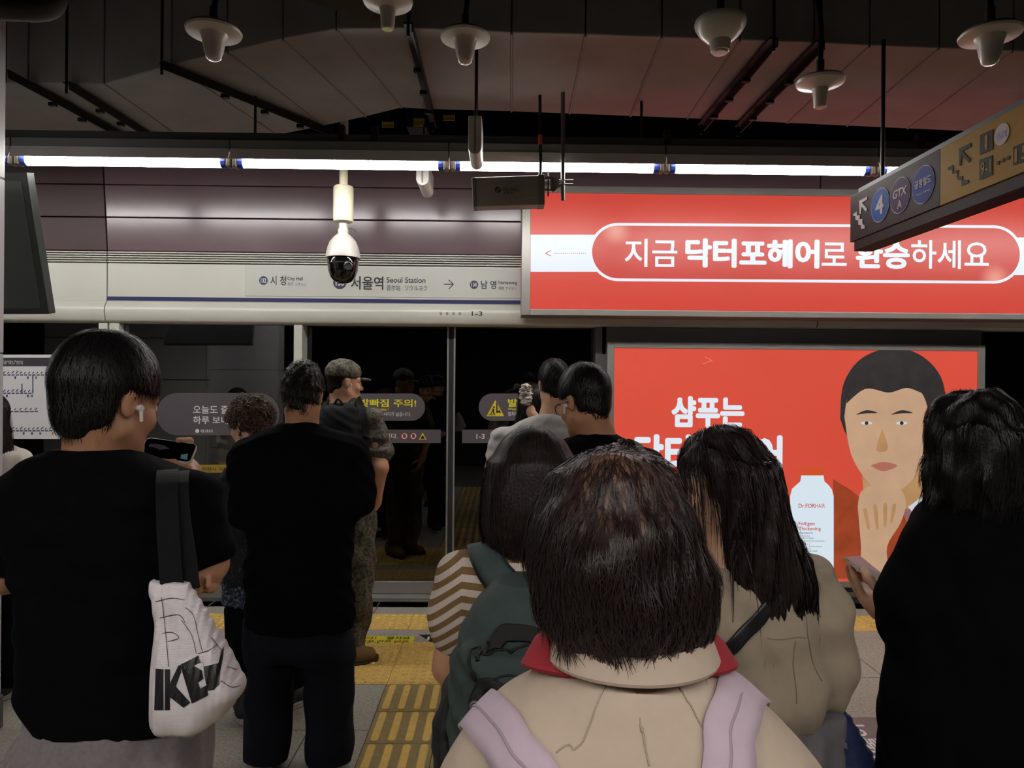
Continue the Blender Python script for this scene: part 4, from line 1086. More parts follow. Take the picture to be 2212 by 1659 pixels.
s_poly('exit_box', [(2118, 292), (2146, 279), (2146, 322), (2118, 335)], gk); s_text('1', 2129.5, 292, 2135.5, 322, gold, .02, 0, 2)
s_poly('exit_box', [(2117, 345), (2145, 335), (2145, 378), (2117, 389)], gk); s_text('9-1', 2120, 348, 2142, 376, gold, .01, 0, 2)
s_disc(2165, 290, 23, wps, 1); s_text('KTX', 2153, 284, 2178, 300, M('ktx_violet', srgb(66, 50, 110), .4), .03, .25, 2)
for px, py in ((2157, 352), (2168, 346), (2179, 341)): s_disc(px, py, 4.5, gk, 1)
s_poly('exit_box', [(2190, 318), (2230, 300), (2230, 342), (2190, 358)], gk); s_text('15', 2194, 315, 2226, 345, gold, .02, 0, 2)

# ---------------------------------------------------------------- hanging monitor and the white column on the left
Y1, Y2 = 3.6, 3.77
q_ = [P(-240, 372, Y1), P(57, 372, Y1), P(106, 679, Y2), P(-240, 679, Y2)]
mo = empty('hanging_monitor', tuple((q_[0]+q_[1])/2), 'tilted black platform display monitor hanging next to the white column', 'monitor')
n_ = np.cross(q_[1]-q_[0], q_[3]-q_[0]); n_ /= np.linalg.norm(n_); n_ = n_ if n_[1] > 0 else -n_
bez = M('monitor_bezel', srgb(52, 56, 54), .35, .2); scr = M('screen_reflection_grey', srgb(66, 72, 69), .12, spec=.6)  # screen colour lightened to grey, standing in for the reflected pale wall
MB().hexa(q_, [p+n_*.06 for p in q_]).build('casing', bez, mo, bevel=.004)
def lerp2(u, v): return (q_[0]*(1-u)+q_[1]*u)*(1-v)+(q_[3]*(1-u)+q_[2]*u)*v
ins_ = [lerp2(u, v)-n_*.0015 for u, v in ((.03, .06), (.955, .06), (.955, .955), (.03, .955))]
MB().hexa(ins_, [p+n_*.004 for p in ins_]).build('screen', scr, mo)
ins_ = [lerp2(u, v)-n_*.003 for u, v in ((.86, .16), (.92, .16), (.95, .92), (.89, .92))]
for u in (.3, .7):
    p = lerp2(u, .1)+n_*.04; MB().tube([p, (p[0], p[1]+.1, 3.96)], .02, 10).build('hanger_pole', bez, mo)
cw = M('white_column_panel', srgb(196, 192, 196), .35, noise=(4, .03)); cb = M('column_base_stone', srgb(92, 88, 82), .6, noise=(20, .1))
xe = P(7, 900, 3.3)[0]
co = empty('trim_1', (xe-.35, 3.2, 0), None, None); co['kind'] = 'structure'
for z0, z1 in ((.155, .92), (.924, 1.72), (1.724, 2.52), (2.524, 3.3), (3.304, 3.95)):
    MB().box(xe-.7, xe, 3.1, 3.3, z0, z1).build('column_panel', cw, co, bevel=.004)
MB().box(xe-.71, xe+.006, 3.09, 3.31, 0, .15).build('column_base', cb, co, bevel=.004)
MB().box(xe-.68, xe-.02, 3.12, 3.28, 0.01, 3.95).build('column_core', greyp, co)
# ---------------------------------------------------------------- people
def skin_mat(name, c):
    return M(name, srgb(*c), .5, noise=(30, .05), bump=(160, .05), spec=.4)
skinA = skin_mat('skin_tan', (176, 128, 98)); skinB = skin_mat('skin_fair', (200, 156, 128)); skinC = skin_mat('skin_warm', (186, 138, 108))
def hair_mat(name, c, rough=.75): return M(name, srgb(*c), rough, noise=(60, .25), bump=(140, .3), spec=.16 if rough > .5 else .3)
hairK = hair_mat('black_hair', (18, 16, 16)); hairB = hair_mat('dark_brown_hair', (34, 24, 22)); hairC = hair_mat('brown_curls', (52, 40, 33))
strK = hair_mat('black_strand', (20, 17, 17), .42); strB = hair_mat('brown_strand', (38, 27, 25), .42); strC = hair_mat('curl_strand', (88, 68, 54), .4)
blackc = M('black_cotton', srgb(8, 7, 9), .95, noise=(40, .2), weave=(220, .05), spec=.06)
whE_ = M('eye_white', srgb(210, 205, 200), .2); irism = M('iris_dark', srgb(28, 18, 14), .15)

def rot(yaw=0, pitch=0, tilt=0):
    """columns: the person's right, forward and up; yaw 0 faces the doors, + turns right, pitch + looks down, tilt + leans right"""
    y, p, t = (math.radians(v) for v in (yaw, pitch, tilt))
    r = np.array([math.cos(y), -math.sin(y), 0]); f = np.array([math.sin(y)*math.cos(p), math.cos(y)*math.cos(p), -math.sin(p)])
    u = np.cross(r, f); r2 = r*math.cos(t)-u*math.sin(t); u2 = np.cross(r2, f)
    return np.stack([r2, f, u2], 1)
class Hd:
    def __init__(s, px, py, Y, yaw=0, pitch=0, tilt=0, k=1.0):
        s.o = P(px, py, Y); s.R = rot(yaw, pitch, tilt); s.k = k
    def __call__(s, x, y, z): return s.o+s.R@(np.array([x, y, z])*s.k)
    def rc(s, a, b, ra, rb=None): return rc(s(*a), s(*b), ra*s.k, None if rb is None else rb*s.k)
    def ell(s, c, r): return ell(s(*c), np.array(r)*s.k, s.R)
    def box(s, c, h, rad): return rbox(s(*c), np.array(h)*s.k, rad*s.k, s.R)
def head_ops(H):
    o = U(H.ell((0, -.012, .035), (.073, .094, .088)), H.ell((0, .028, -.028), (.06, .066, .084)), k=.03)
    o += U(H.rc((0, .04, -.082), (0, .066, -.096), .034, .022), k=.03)
    for s in (-1, 1):
        o += U(H.rc((s*.052, .0, -.058), (s*.016, .066, -.098), .02, .016), k=.03)
        o += U(H.ell((s*.036, .066, -.03), (.024, .02, .024)), k=.02)
        o += U(H.rc((s*.012, .088, .02), (s*.046, .07, .018), .0105), k=.015)
        o += S(H.ell((s*.031, .098, .0), (.016, .014, .011)), k=.014)
        o += U(H.ell((s*.031, .08, -.001), (.013, .0115, .0095)), k=.004)
        o += U(H.ell((s*.011, .1, -.036), (.0085, .01, .007)), k=.008)
    o += U(H.rc((0, .09, .006), (0, .112, -.03), .007, .0105), k=.014)
    o += U(H.rc((-.02, .086, -.063), (0, .098, -.06), .005, .0062), H.rc((.02, .086, -.063), (0, .098, -.06), .005, .0062), k=.006)
    o += U(H.rc((-.016, .086, -.073), (0, .096, -.075), .005, .0075), H.rc((.016, .086, -.073), (0, .096, -.075), .005, .0075), k=.006)
    for s in (-1, 1):
        o += U(H.ell((s*.077, -.01, -.006), (.0085, .019, .031)), H.ell((s*.079, -.014, .006), (.0075, .017, .02)), k=.006)
        o += S(H.ell((s*.087, -.002, -.004), (.0075, .009, .017)), k=.004)
    return o
def cap_ops(H, ts=.018, tb=.02, tt=.022, nape=-.09, front=.075, ear=.02, sideburn=-.034, k=.012):
    """short hair: a cap over the skull, open at the face and ears, tapering to a point at the nape"""
    o = U(H.ell((0, -.014, .04), (.073+ts, .094+tb, .088+tt)), k=.0)
    o += U(H.ell((0, -.03, -.03), (.062+ts*.5, .062+tb*.7, .075)), k=.02)
    o += S(H.box((0, front+.1, -.12+.055), (.2, .1, .12), .02), k=k)                       # face
    o += S(H.box((0, sideburn+.12, ear-.16), (.2, .12, .16), .02), k=k)                    # around the ears
    for s in (-1, 1): o += S(H.ell((s*.098, -.085, nape+.002), (.066, .085, .05)), k=.02)  # taper of the nape
    o += S(H.box((0, 0, nape-.1), (.2, .3, .1), .005), k=.02)
    return o
def hand_ops(w, d, n, side=1, curl=.5, k=1.0, spread=1.0, thumb=(.62, .6, .35), tcurl=.3):
    """palm and five fingers from the wrist w along d, palm facing n, thumb on the given side"""
    d = np.array(d, float); d /= np.linalg.norm(d); n = np.array(n, float); n = n-d*(n@d); n /= np.linalg.norm(n); s = np.cross(d, n)*side
    w = np.array(w, float); o = U(rbox(w+d*.048*k, (.038*k, .05*k, .014*k), .012*k, np.stack([s, d, n], 1)), k=.01)
    o += U(rc(w-d*.02*k, w+d*.03*k, .026*k, .024*k), k=.02)
    cu = curl if isinstance(curl, (list, tuple)) else [curl]*4
    for i, (ln, r) in enumerate(((.07, .0088), (.078, .009), (.073, .0087), (.058, .0078))):
        p = w+d*(.092-.004*abs(i-1))*k+s*(.029-.0195*i)*k*spread; a = cu[i]*.5; dr = d+s*(.06-.04*i)*spread
        for j, fr in enumerate((.45, .32, .25)):
            a_ = a+j*cu[i]*.8; q = p+(dr*math.cos(a_)+n*math.sin(a_))*ln*fr*k
            o += U(rc(p, q, r*(1-.07*j)*k, r*(1-.07*(j+1))*k), k=.005); p = q
    p = w+d*.022*k+s*.03*k+n*.004*k; t = s*thumb[0]+d*thumb[1]+n*thumb[2]; t /= np.linalg.norm(t)
    for j, ln in enumerate((.042, .034, .028)):
        tt = t+(d*.8+n*.5)*tcurl*j; tt /= np.linalg.norm(tt); q = p+tt*ln*k
        o += U(rc(p, q, (.0135-.0018*j)*k, (.0118-.0018*j)*k), k=.008); p = q
    return o
def torus(c, R1, r, sy=1.0, tilt=0.0, sx=1.0):
    c = np.array(c, np.float32)
    def f(p):
        q = p-c; z = q[:, 2]-tilt*q[:, 1]
        return np.sqrt((np.sqrt((q[:, 0]/sx)**2+(q[:, 1]/sy)**2)-R1)**2+z*z)-r
    m = R1*max(sx, sy)+r
    return Nd(f, c-[m, m, r+abs(tilt)*m], c+[m, m, r+abs(tilt)*m])
# shoes, built once
def shoe_meshes():
    up = U(rc((0, -.085, .055), (0, .085, .04), .042, .034), k=.02)+U(rc((0, -.08, .07), (0, -.075, .115), .041, .04), k=.03)+U(rc((0, .02, .045), (0, .09, .036), .046, .036), k=.02)
    up += S(rbox((0, 0, -.02), (.2, .3, .045), .002), k=.005)
    V, Q = surf(up, .009); m1 = np_mesh('upper', V, Q)
    out = [(.046*math.cos(a)*(1 if math.sin(a) > -.2 else .88), .005+.138*math.sin(a)) for a in np.linspace(0, 2*math.pi, 28, endpoint=False)]
    b = MB(); b.hexa([(x*.97, y*.98, 0) for x, y in out], [(x*1.03, y, .014) for x, y in out]); b.hexa([(x*1.03, y, .014) for x, y in out], [(x, y*.99, .032) for x, y in out])
    m2 = bpy.data.meshes.new('sole'); m2.from_pydata(b.v, [], b.f); m2.polygons.foreach_set('use_smooth', [len(f) == 4 for f in b.f])
    return m1, m2
SHOE = shoe_meshes()
def shoes(root, feet, mu, ms, k=1.0):
    for x, y, yaw in feet:
        a = SHOE[0].copy(); a.materials.clear(); a.materials.append(mu)
        o = bpy.data.objects.new('shoe', a); COL.objects.link(o); o.parent = root; o.location = (x-root.location.x, y-root.location.y, 0); o.rotation_euler.z = -math.radians(yaw); o.scale = (k, k, k)
        s = SHOE[1].copy(); s.materials.clear(); s.materials.append(ms)
        q = bpy.data.objects.new('sole', s); COL.objects.link(q); q.parent = o
denim = M('dark_navy_denim', srgb(13, 14, 24), .85, noise=(30, .15), weave=(260, .08), spec=.2)
blackt = M('black_trousers', srgb(9, 9, 11), .92, noise=(30, .15), spec=.08)
whs = M('white_sole', srgb(170, 166, 164), .6); blks = M('black_shoe', srgb(24, 24, 26), .6, noise=(30, .2))
def trousers(root, x, Y, zw, mat, vox, w=.1, hip=.165, spread=.1, ank=.075, fy=(0, 0), wob=.004, zb=.045, depth=.115, seed=3):
    o = U(loft([(zw, x-hip*.92, x+hip*.92, depth*.9, depth*.85), (zw-.12, x-hip, x+hip, depth*1.08, depth), (zw-.26, x-hip*.96, x+hip*.96, depth*.95, depth*.9)], Y, px=False), k=.02)
    for s, f in ((-1, fy[0]), (1, fy[1])):
        kn = (x+s*spread*.96, Y+.015+f*.4, .5)
        o += U(rc((x+s*hip*.5, Y, zw-.22), kn, w*.98, w*.86), rc(kn, (x+s*spread, Y+f, zb+ank), w*.86, ank), k=.035)
    o += folds(wob, 22, seed, (1, 1, .6)); o += [('i', rbox((x, Y, zw/2+.5*zb), (.8, .8, (zw-zb)/2), .001), .004)]
    return sdf_obj('trousers', o, vox, mat, root)
def person(name_label, px, Y, cat='person', group=None, py=1000):
    x = P(px, py, Y)[0]
    return empty('person', (x, Y, 0), name_label, cat, group), x
def finish_head(root, H, hair_o, hm, sm, vox, n, L, crown=(0, -.05, .14), face=.2, avoid=None, **kw):
    V, Q = surf(hair_o, vox); hr = link('hair', np_mesh('hair', V, Q), hm, root)
    if n:
        q = ((V-H.o)@H.R)/H.k; ok = (q[:, 1] < face) | (q[:, 2] > .075)
        if avoid is not None: ok &= (np.linalg.norm(V-avoid[0], axis=1) > avoid[1]) | (np.random.RandomState(4).rand(len(V)) < .5)
        strands('hair_strands', hair_o, V[ok], H(*crown), L, n, sm, hr, **kw)
    for s in (-1, 1):
        c = H(s*.031, .0815, -.001); b = MB(); f = H.R[:, 1]
        b.lathe([(.0115*math.sin(t)*H.k, .0115*math.cos(t)*H.k) for t in np.linspace(.55, math.pi, 9)], c, 14, 0, f)
        b.lathe([(.0001, .0114*H.k)]+[(.0115*math.sin(t)*H.k, .0116*math.cos(t)*H.k) for t in (.15, .3, .45, .56)], c, 14, 1, f)
        b.build('eye', [whE_, irism], root, smooth=True)
        MB().tube([H(s*.014, .0985, .021), H(s*.03, .093, .026), H(s*.047, .08, .022)], [.0018*H.k, .0028*H.k, .0012*H.k], 6).build('eyebrow', hm, root)
    return hr
def core(x, Y, zn, zh, sw=.15):
    """hidden trunk that keeps the figure one continuous body"""
    return U(rc((x-sw*.55, Y, zn-.17), (x+sw*.55, Y, zn-.17), .06, .06), rc((x, Y, zn-.14), (x, Y, zh), .075, .085), k=.04)
def earbud(p, d, label):
    p = np.array(p); d = np.array(d, float); d /= np.linalg.norm(d)
    e = empty('earbud', tuple(p), label, 'earbud')
    MB().tube([p-d*.006, p+d*.003, p+d*.008], [.006, .0075, .005], 12).build('bud', white_pl, e, smooth=True)
    MB().tube([p+d*.004, p+d*.005+np.array([0, 0, -.028])], [.004, .0036], 10).build('stem', white_pl, e, smooth=True)
    return e

# ======== man in a black T-shirt looking at his phone
Y = 1.52
R_, x = person('man in a black T-shirt and grey sweatpants, seen from behind, watching his phone', 235, Y)
H = Hd(234, 866, Y, yaw=24, pitch=12, k=1.02)
nb = P(208, 985, Y-.0)
body = head_ops(H)+U(rc(H(0, -.03, -.05), nb, .054, .058), rc(nb, nb+[0, 0, -.1], .058, .09), k=.02)+core(x, Y, nb[2], .95)
shR, elR = P(425, 1085, Y), P(440, 1215, Y+.0); wrR = P(404, 1012, 2.000)
body += U(rc(shR, elR, .05, .043), rc(elR+[0, .01, -.005], wrR, .043, .027), k=.03)
ph = [P(318, 944, 1.940), P(428, 959, 1.940), P(411, 1003, 1.880), P(298, 985, 1.880)]
pu = (ph[1]-ph[0]); pu /= np.linalg.norm(pu); pv = (ph[0]-ph[3]); pv /= np.linalg.norm(pv); pn = np.cross(pu, pv); pn = pn if pn[1] < 0 else -pn
body += hand_ops(wrR, -pu*.85+pv*.42-pn*.12, pn, side=1 if np.cross(-pu, pn)@pv < 0 else -1, curl=.12, k=.85, thumb=(.2, .9, .1), tcurl=.1)
pc_ = sum(ph)/4
th = [P(404, 1010, 1.920), P(378, 1003, 1.885), P(352, 999, 1.875)]
body += U(rc(th[0], th[1], .014, .0125), rc(th[1], th[2], .0125, .010), k=.01)
ft = P(393, 951, 1.945); body += U(rc(P(402, 985, 1.990), ft+[.008, .03, -.004], .011, .010), rc(ft+[.008, .03, -.004], ft+[-.006, -.006, .0], .0095, .0085), k=.006)
wl = P(440, 1262, 1.500); body += hand_ops(wl+[-.02, .09, .02], (.05, -.9, -.35), (.1, -.4, .9), side=1, curl=.9, k=.95)
elL = P(10, 1235, Y+.05); body += U(rc(P(22, 1085, Y), elL, .05, .042), rc(elL, P(60, 1250, 1.820), .042, .03), rc(P(60, 1250, 1.820), wl+[-.02, .1, .02], .034, .027), k=.03)
sdf_obj('body', body, .0055, skinA, R_)
hair = cap_ops(H, .016, .014, .018, nape=-.095, front=.1)
finish_head(R_, H, hair, hairK, strK, .005, 7000, .035, crown=(.01, -.06, .15), width=.0009, jit=.22, lift=(.0, .004), free=True)
tee = U(loft([(972, 128, 284, .055, .06, -.015), (985, 92, 322, .075, .085, -.01), (1005, 55, 372, .095, .1), (1035, 22, 418, .11, .115), (1075, 8, 436, .12, .125), (1130, 15, 432, .125, .125),
              (1230, 36, 425, .12, .12), (1332, 66, 420, .12, .12), (1400, 62, 424, .125, .12), (1450, 58, 428, .13, .125), (1500, 70, 432, .125, .12), (1548, 84, 440, .128, .12)], Y, 2.5), k=.02)
tee += U(rc(P(412, 1075, Y), P(434, 1180, Y-.005), .056, .064), rc(P(30, 1080, Y), P(16, 1185, Y+.03), .056, .062), k=.045)
hem = P(440, 1200, Y); tee += S(rbox(hem+np.array([.03, 0, -.075]), (.085, .2, .06), .004, rot(0, 0, -22)), k=.006)
tee += folds(.0035, 13, 5, (1, .8, 1.2)); shirtD = tee
sdf_obj('t_shirt', tee, .006, blackc, R_)
gsw = M('grey_sweatpants', srgb(118, 111, 112), .9, noise=(90, .12), bump=(60, .12), spec=.15, sheen=.2)
tr = U(loft([(1530, 84, 438, .12, .115), (1600, 78, 443, .13, .12), (1700, 76, 445, .13, .12), (1830, 84, 440, .12, .11)], Y), k=.02)
for s in (-1, 1): tr += U(rc((x+s*.09, Y, .78), (x+s*.1, Y+.02, .12), .105, .075), k=.04)
tr += folds(.005, 17, 8, (1.2, 1, .4)); sdf_obj('sweatpants', tr, .0075, gsw, R_)
shoes(R_, ((x-.11, Y+.05, -8), (x+.11, Y+.05, 8)), blks, whs)
earbud(H(.088, .006, -.012), H.R[:, 0], 'white wireless earbud in the ear of the man with the phone')
# his phone
e = empty('smartphone', tuple(pc_), 'smartphone in a clear case held sideways showing a dark video', 'phone')
up_, vp = np.linalg.norm(ph[1]-ph[0])/2, np.linalg.norm(ph[0]-ph[3])/2
def phone_outline(hu, hv, r, off):
    pts = []
    for cu, cv, a0 in ((hu-r, hv-r, 0), (-hu+r, hv-r, 90), (-hu+r, -hv+r, 180), (hu-r, -hv+r, 270)):
        for a in np.linspace(a0, a0+90, 6): pts.append(pc_+pu*(cu+r*math.cos(math.radians(a)))+pv*(cv+r*math.sin(math.radians(a)))+pn*off)
    return pts
casem = M('clear_case_rim', srgb(190, 178, 158), .2, spec=.8); scrm = M('phone_screen', srgb(5, 5, 6), .08, spec=.6)
MB().hexa(phone_outline(up_, vp, .014, -.008), phone_outline(up_, vp, .014, .001)).build('case', casem, e, bevel=.002)
MB().hexa(phone_outline(up_*.96, vp*.92, .011, .001), phone_outline(up_*.96, vp*.92, .011, .0022)).build('screen', scrm, e)
vidm = M('video_picture', srgb(52, 46, 46), .4, emit=.5); vid2 = M('video_cloth', srgb(70, 96, 100), .4, emit=.6)
def on_screen(pts, nm, mat):
    q = [pc_+pu*up_*a+pv*vp*b+pn*.0026 for a, b in pts]; MB().hexa(q, [p+pn*.0003 for p in q]).build(nm, mat, e)
on_screen([(-.75, .3), (-.5, .4), (-.2, .32), (.02, .1), (-.1, .0), (-.3, -.15), (-.5, .0), (-.78, .05)], 'video_hand', vidm)
on_screen([(.55, -.35), (.78, -.15), (.84, -.75), (.58, -.72)], 'video_cloth', vid2)
# tote bag over his right shoulder
Yb = 1.31
tote = U(loft([(1258, 332, 412, .012, .014), (1290, 333, 424, .02, .022), (1340, 341, 450, .03, .03), (1400, 338, 482, .045, .045), (1450, 333, 508, .055, .05), (1486, 331, 527, .06, .055), (1520, 332, 500, .06, .055), (1556, 333, 466, .052, .05), (1574, 338, 440, .035, .035)], Yb, 2.6), k=.01)
tote += folds(.0024, 30, 12, (1.4, 1, .5))
totem = M('white_woven_plastic', srgb(214, 206, 208), .38, noise=(14, .05), weave=(120, .12), bump=(25, .35), spec=.5)
bg = empty('tote_bag', tuple(P(420, 1574, Yb)), 'crinkled white plastic tote bag with large black letters on black webbing straps', 'bag')
sdf_obj('bag_body', tote, .0045, totem, bg)
web = M('black_webbing', srgb(12, 11, 12), .8, weave=(300, .3), noise=(60, .2), spec=.2)
def hang_strap(pts, w, par, mat=web, th=.0035, n=30):
    """a webbing strap hanging over a shoulder: a thin band along the points"""
    c = spline([P(*p_) for p_ in pts], n); t = np.gradient(c, axis=0); t /= np.linalg.norm(t, axis=1, keepdims=True)
    side = np.array([1.0, .12, 0]); sd = side-t*(t@side)[:, None]; sd /= np.linalg.norm(sd, axis=1, keepdims=True); nn = np.cross(sd, t)
    b = MB()
    V = [c[i]+sd[i]*w*k/2+nn[i]*th*h for i in range(n) for k, h in ((-1, -.5), (1, -.5), (1, .5), (-1, .5))]
    F = [(i*4+k, i*4+(k+1) % 4, i*4+4+(k+1) % 4, i*4+4+k) for i in range(n-1) for k in range(4)]+[(0, 1, 2, 3), tuple((n-1)*4+k for k in (3, 2, 1, 0))]
    b.add(V, F); return b.build('strap', mat, par, smooth=True)
hang_strap([(366, 1030, 1.62), (364, 1014, 1.52), (361, 1030, 1.42), (361, 1070, 1.37), (363, 1130, 1.345), (367, 1200, 1.32), (373, 1285, 1.30)], .040, bg)
hang_strap([(388, 1034, 1.62), (388, 1017, 1.53), (384, 1032, 1.425), (383, 1070, 1.378), (388, 1130, 1.355), (397, 1190, 1.335), (408, 1275, 1.315)], .040, bg)
def project_print(name, verts_px, faces, ops, Y0, mat, parent, off=.0016):
    """print laid onto a curved surface: each measured point is carried along its sight line to the surface"""
    A = np.array([P(a, b, Y0) for a, b in verts_px]); D = A-CAM; D /= np.linalg.norm(D, axis=1, keepdims=True); A = A.astype(np.float32); D = D.astype(np.float32)
    for _ in range(40): A = A+D*np.clip(ev(ops, A)-off, -.01, .01)[:, None]
    me = bpy.data.meshes.new(name); me.from_pydata(A.tolist(), [], faces); return link(name, me, mat, parent)
def grid_poly(pts, step=5.0):
    """a filled outline as small squares, so that it can follow a curved surface"""
    A = np.array(pts, float); lo, hi = A.min(0), A.max(0); V = []; F = []; ix = {}
    bm = bmesh.new(); vs = [bm.verts.new((a, b, 0)) for a, b in pts]; f = bm.faces.new(vs)
    bmesh.ops.triangulate(bm, faces=[f])
    for _ in range(3):
        bmesh.ops.subdivide_edges(bm, edges=[e_ for e_ in bm.edges if e_.calc_length() > step], cuts=1, use_grid_fill=True)
        bmesh.ops.triangulate(bm, faces=list(bm.faces))
    bm.verts.index_update(); V = [(v.co.x, v.co.y) for v in bm.verts]; F = [tuple(v.index for v in q.verts) for q in bm.faces]; bm.free(); return V, F
inkb = M('black_bag_print', srgb(22, 21, 24), .45, bump=(25, .3))
letters = [[(336, 1444), (353, 1446), (353, 1534), (333, 1534)],                                   # I
           [(356, 1446), (367, 1446), (367, 1534), (356, 1534)], [(367, 1476), (385, 1438), (391, 1436), (391, 1452), (379, 1484), (367, 1494)], [(367, 1490), (379, 1482), (411, 1518), (396, 1529), (367, 1506)],   # K
           [(389, 1436), (429, 1416), (433, 1431), (418, 1438), (420, 1456), (436, 1448), (440, 1466), (428, 1474), (432, 1488), (446, 1480), (450, 1502), (414, 1520)],  # E
           [(436, 1410), (440, 1440), (452, 1452), (464, 1450), (472, 1432), (478, 1408), (484, 1396), (482, 1420), (476, 1450), (474, 1478), (462, 1490), (448, 1492), (442, 1462)]]  # A
for L_ in letters:
    V_, F_ = grid_poly(L_); project_print('lettering', V_, F_, tote, Yb-.03, inkb, bg)
for pl in ([(335, 1300), (370, 1292), (398, 1296)], [(345, 1335), (385, 1328), (400, 1345)], [(350, 1368), (372, 1366), (386, 1378), (362, 1386)], [(400, 1312), (418, 1330), (430, 1380), (438, 1410)], [(392, 1340), (414, 1372), (424, 1412)],
           [(428, 1412), (452, 1404), (470, 1392)], [(456, 1376), (478, 1404)], [(478, 1470), (500, 1484), (520, 1480)], [(490, 1440), (512, 1446)], [(349, 1290), (357, 1360), (364, 1440)]):
    c = spline(pl, 14); t = np.gradient(c, axis=0); t /= np.linalg.norm(t, axis=1, keepdims=True); nn = np.stack([-t[:, 1], t[:, 0]], 1)*.7
    V_ = np.concatenate([c-nn, c+nn]).tolist(); F_ = [(i, i+1, i+15, i+14) for i in range(13)]
    project_print('printed_line', V_, F_, tote, Yb-.03, inkb, bg)

# ======== man in an oversized black top, seen straight from behind
Y = 2.97
R_, x = person('man in an oversized black top and navy trousers standing with his back turned', 650, Y)
H = Hd(655, 858, Y, yaw=0, pitch=14, k=.98)
nb = P(652, 920, Y)
body = head_ops(H)+U(rc(H(0, -.03, -.05), nb, .056, .062), rc(nb, nb+[0, 0, -.09], .06, .075), k=.03)+core(x, Y, nb[2], .95)
for s, a, b, c in ((1, (765, 990), (772, 1095), (715, 1120)), (-1, (540, 990), (535, 1095), (590, 1120))):
    wr = P(*c, Y+.3); body += U(rc(P(*a, Y), P(*b, Y), .045, .04), rc(P(*b, Y), wr, .04, .027), k=.03)+hand_ops(wr, (-s*.4, .8, .3), (-s*.8, 0, .5), side=-s, curl=.6)
sdf_obj('body', body, .0075, skinA, R_)
hair = cap_ops(H, .006, .008, .024, nape=-.075, front=.1)+folds(.002, 60, 2)
finish_head(R_, H, hair, hairK, strK, .006, 2600, .035, crown=(0, -.05, .15), width=.0014, down=.2, jit=.5, lift=(.0, .008), free=True)
top = U(loft([(910, 606, 698, .078, .06, -.005), (920, 590, 712, .095, .07), (930, 566, 732, .105, .08), (945, 545, 756, .115, .1), (980, 524, 778, .11, .12), (1050, 520, 780, .125, .125), (1130, 527, 768, .125, .12), (1250, 532, 762, .13, .12), (1345, 536, 764, .135, .12)], Y, 2.5), k=.02)
top += U(rc(P(764, 985, Y), P(779, 1085, Y+.01), .062, .068), rc(P(538, 985, Y), P(530, 1110, Y+.01), .062, .066), k=.05)+folds(.006, 14, 21, (1, 1, .7))
sdf_obj('top', top, .008, blackc, R_)
tr = U(loft([(1335, 538, 760, .13, .11), (1380, 530, 760, .13, .11), (1420, 530, 760, .115, .1)], Y), k=.02)
for pts in (((590, 1400), (578, 1500), (574, 1630)), ((707, 1400), (714, 1500), (716, 1600), (712, 1630))):
    q = [P(*p_, Y) for p_ in pts]
    for i in range(len(q)-1): tr += U(rc(q[i], q[i+1], .105 if i == 0 else .092, .092), k=.03)
tr += folds(.007, 18, 4, (1, 1, .5)); tr += [('i', rbox((x, Y, .52), (.6, .5, .485), .002), .004)]
sdf_obj('trousers', tr, .008, denim, R_)
shoes(R_, ((P(566, 1600, Y)[0], Y+.075, -12), (P(716, 1600, Y)[0], Y+.075, 14)), blks, whs)

# ======== woman with short brown curls
Y = 3.41
R_, x = person('woman with short brown curls in a dark speckled sweater, turned to the side', 555, Y)
H = Hd(540, 918, Y, yaw=-58, pitch=12, k=.96)
nb = P(556, 985, Y)
body = head_ops(H)+U(rc(H(0, -.03, -.05), nb, .05, .058), rc(nb, nb+[0, 0, -.08], .058, .09), k=.03)+core(x, Y, nb[2], .88, .13)
sdf_obj('body', body+U(rc(P(500, 1040, Y), P(492, 1130, Y), .042, .038), rc(P(492, 1130, Y), P(540, 1170, Y+.2), .036, .026), k=.03)+hand_ops(P(540, 1170, Y+.2), (.5, .6, 0), (0, .3, .8), curl=.6), .0075, skinB, R_)
hair = cap_ops(H, .02, .026, .02, nape=-.085, front=.085, ear=-.0, sideburn=-.01, k=.02)+folds(.006, 70, 31)
finish_head(R_, H, hair, hairC, strC, .006, 3000, .05, crown=(0, -.05, .15), width=.0016, curl=.8, jit=.5, lift=(.0, .008))
speck = ramp_mat('speckled_knit', 'NOISE', 75, [(0, srgb(14, 15, 20)), (.56, srgb(24, 26, 34)), (.64, srgb(58, 62, 70))], .9, .3)
speck2 = ramp_mat('blue_speckled_knit', 'NOISE', 75, [(0, srgb(20, 26, 36)), (.48, srgb(44, 62, 82)), (.58, srgb(110, 118, 124))], .9, .3)
sw = U(loft([(975, 528, 592, .05, .06), (990, 505, 615, .075, .08), (1010, 492, 632, .09, .1), (1060, 482, 640, .11, .11), (1150, 480, 640, .115, .11), (1262, 484, 640, .12, .11)], Y), k=.02)
sw += U(rc(P(500, 1030, Y), P(483, 1130, Y), .05, .052), rc(P(483, 1130, Y), P(540, 1185, Y+.14), .052, .045), rc(P(618, 1030, Y), P(632, 1130, Y), .05, .05), k=.04)+folds(.005, 18, 9)
sdf_obj('sweater', sw, .008, speck, R_)
sdf_obj('sweater_hem', U(loft([(1255, 484, 640, .118, .108), (1299, 482, 642, .122, .112)], Y), k=.01)+folds(.004, 40, 3), .008, speck2, R_)
trousers(R_, P(575, 1300, Y)[0], Y, P(575, 1292, Y)[2], blackt, .009, .105, .155, .1, .09, (.0, .06), zb=.1)
shoes(R_, ((P(522, 1500, Y)[0], Y+.02, -25), (P(634, 1500, Y+.1)[0], Y+.12, 30)), blks, whs, .95)

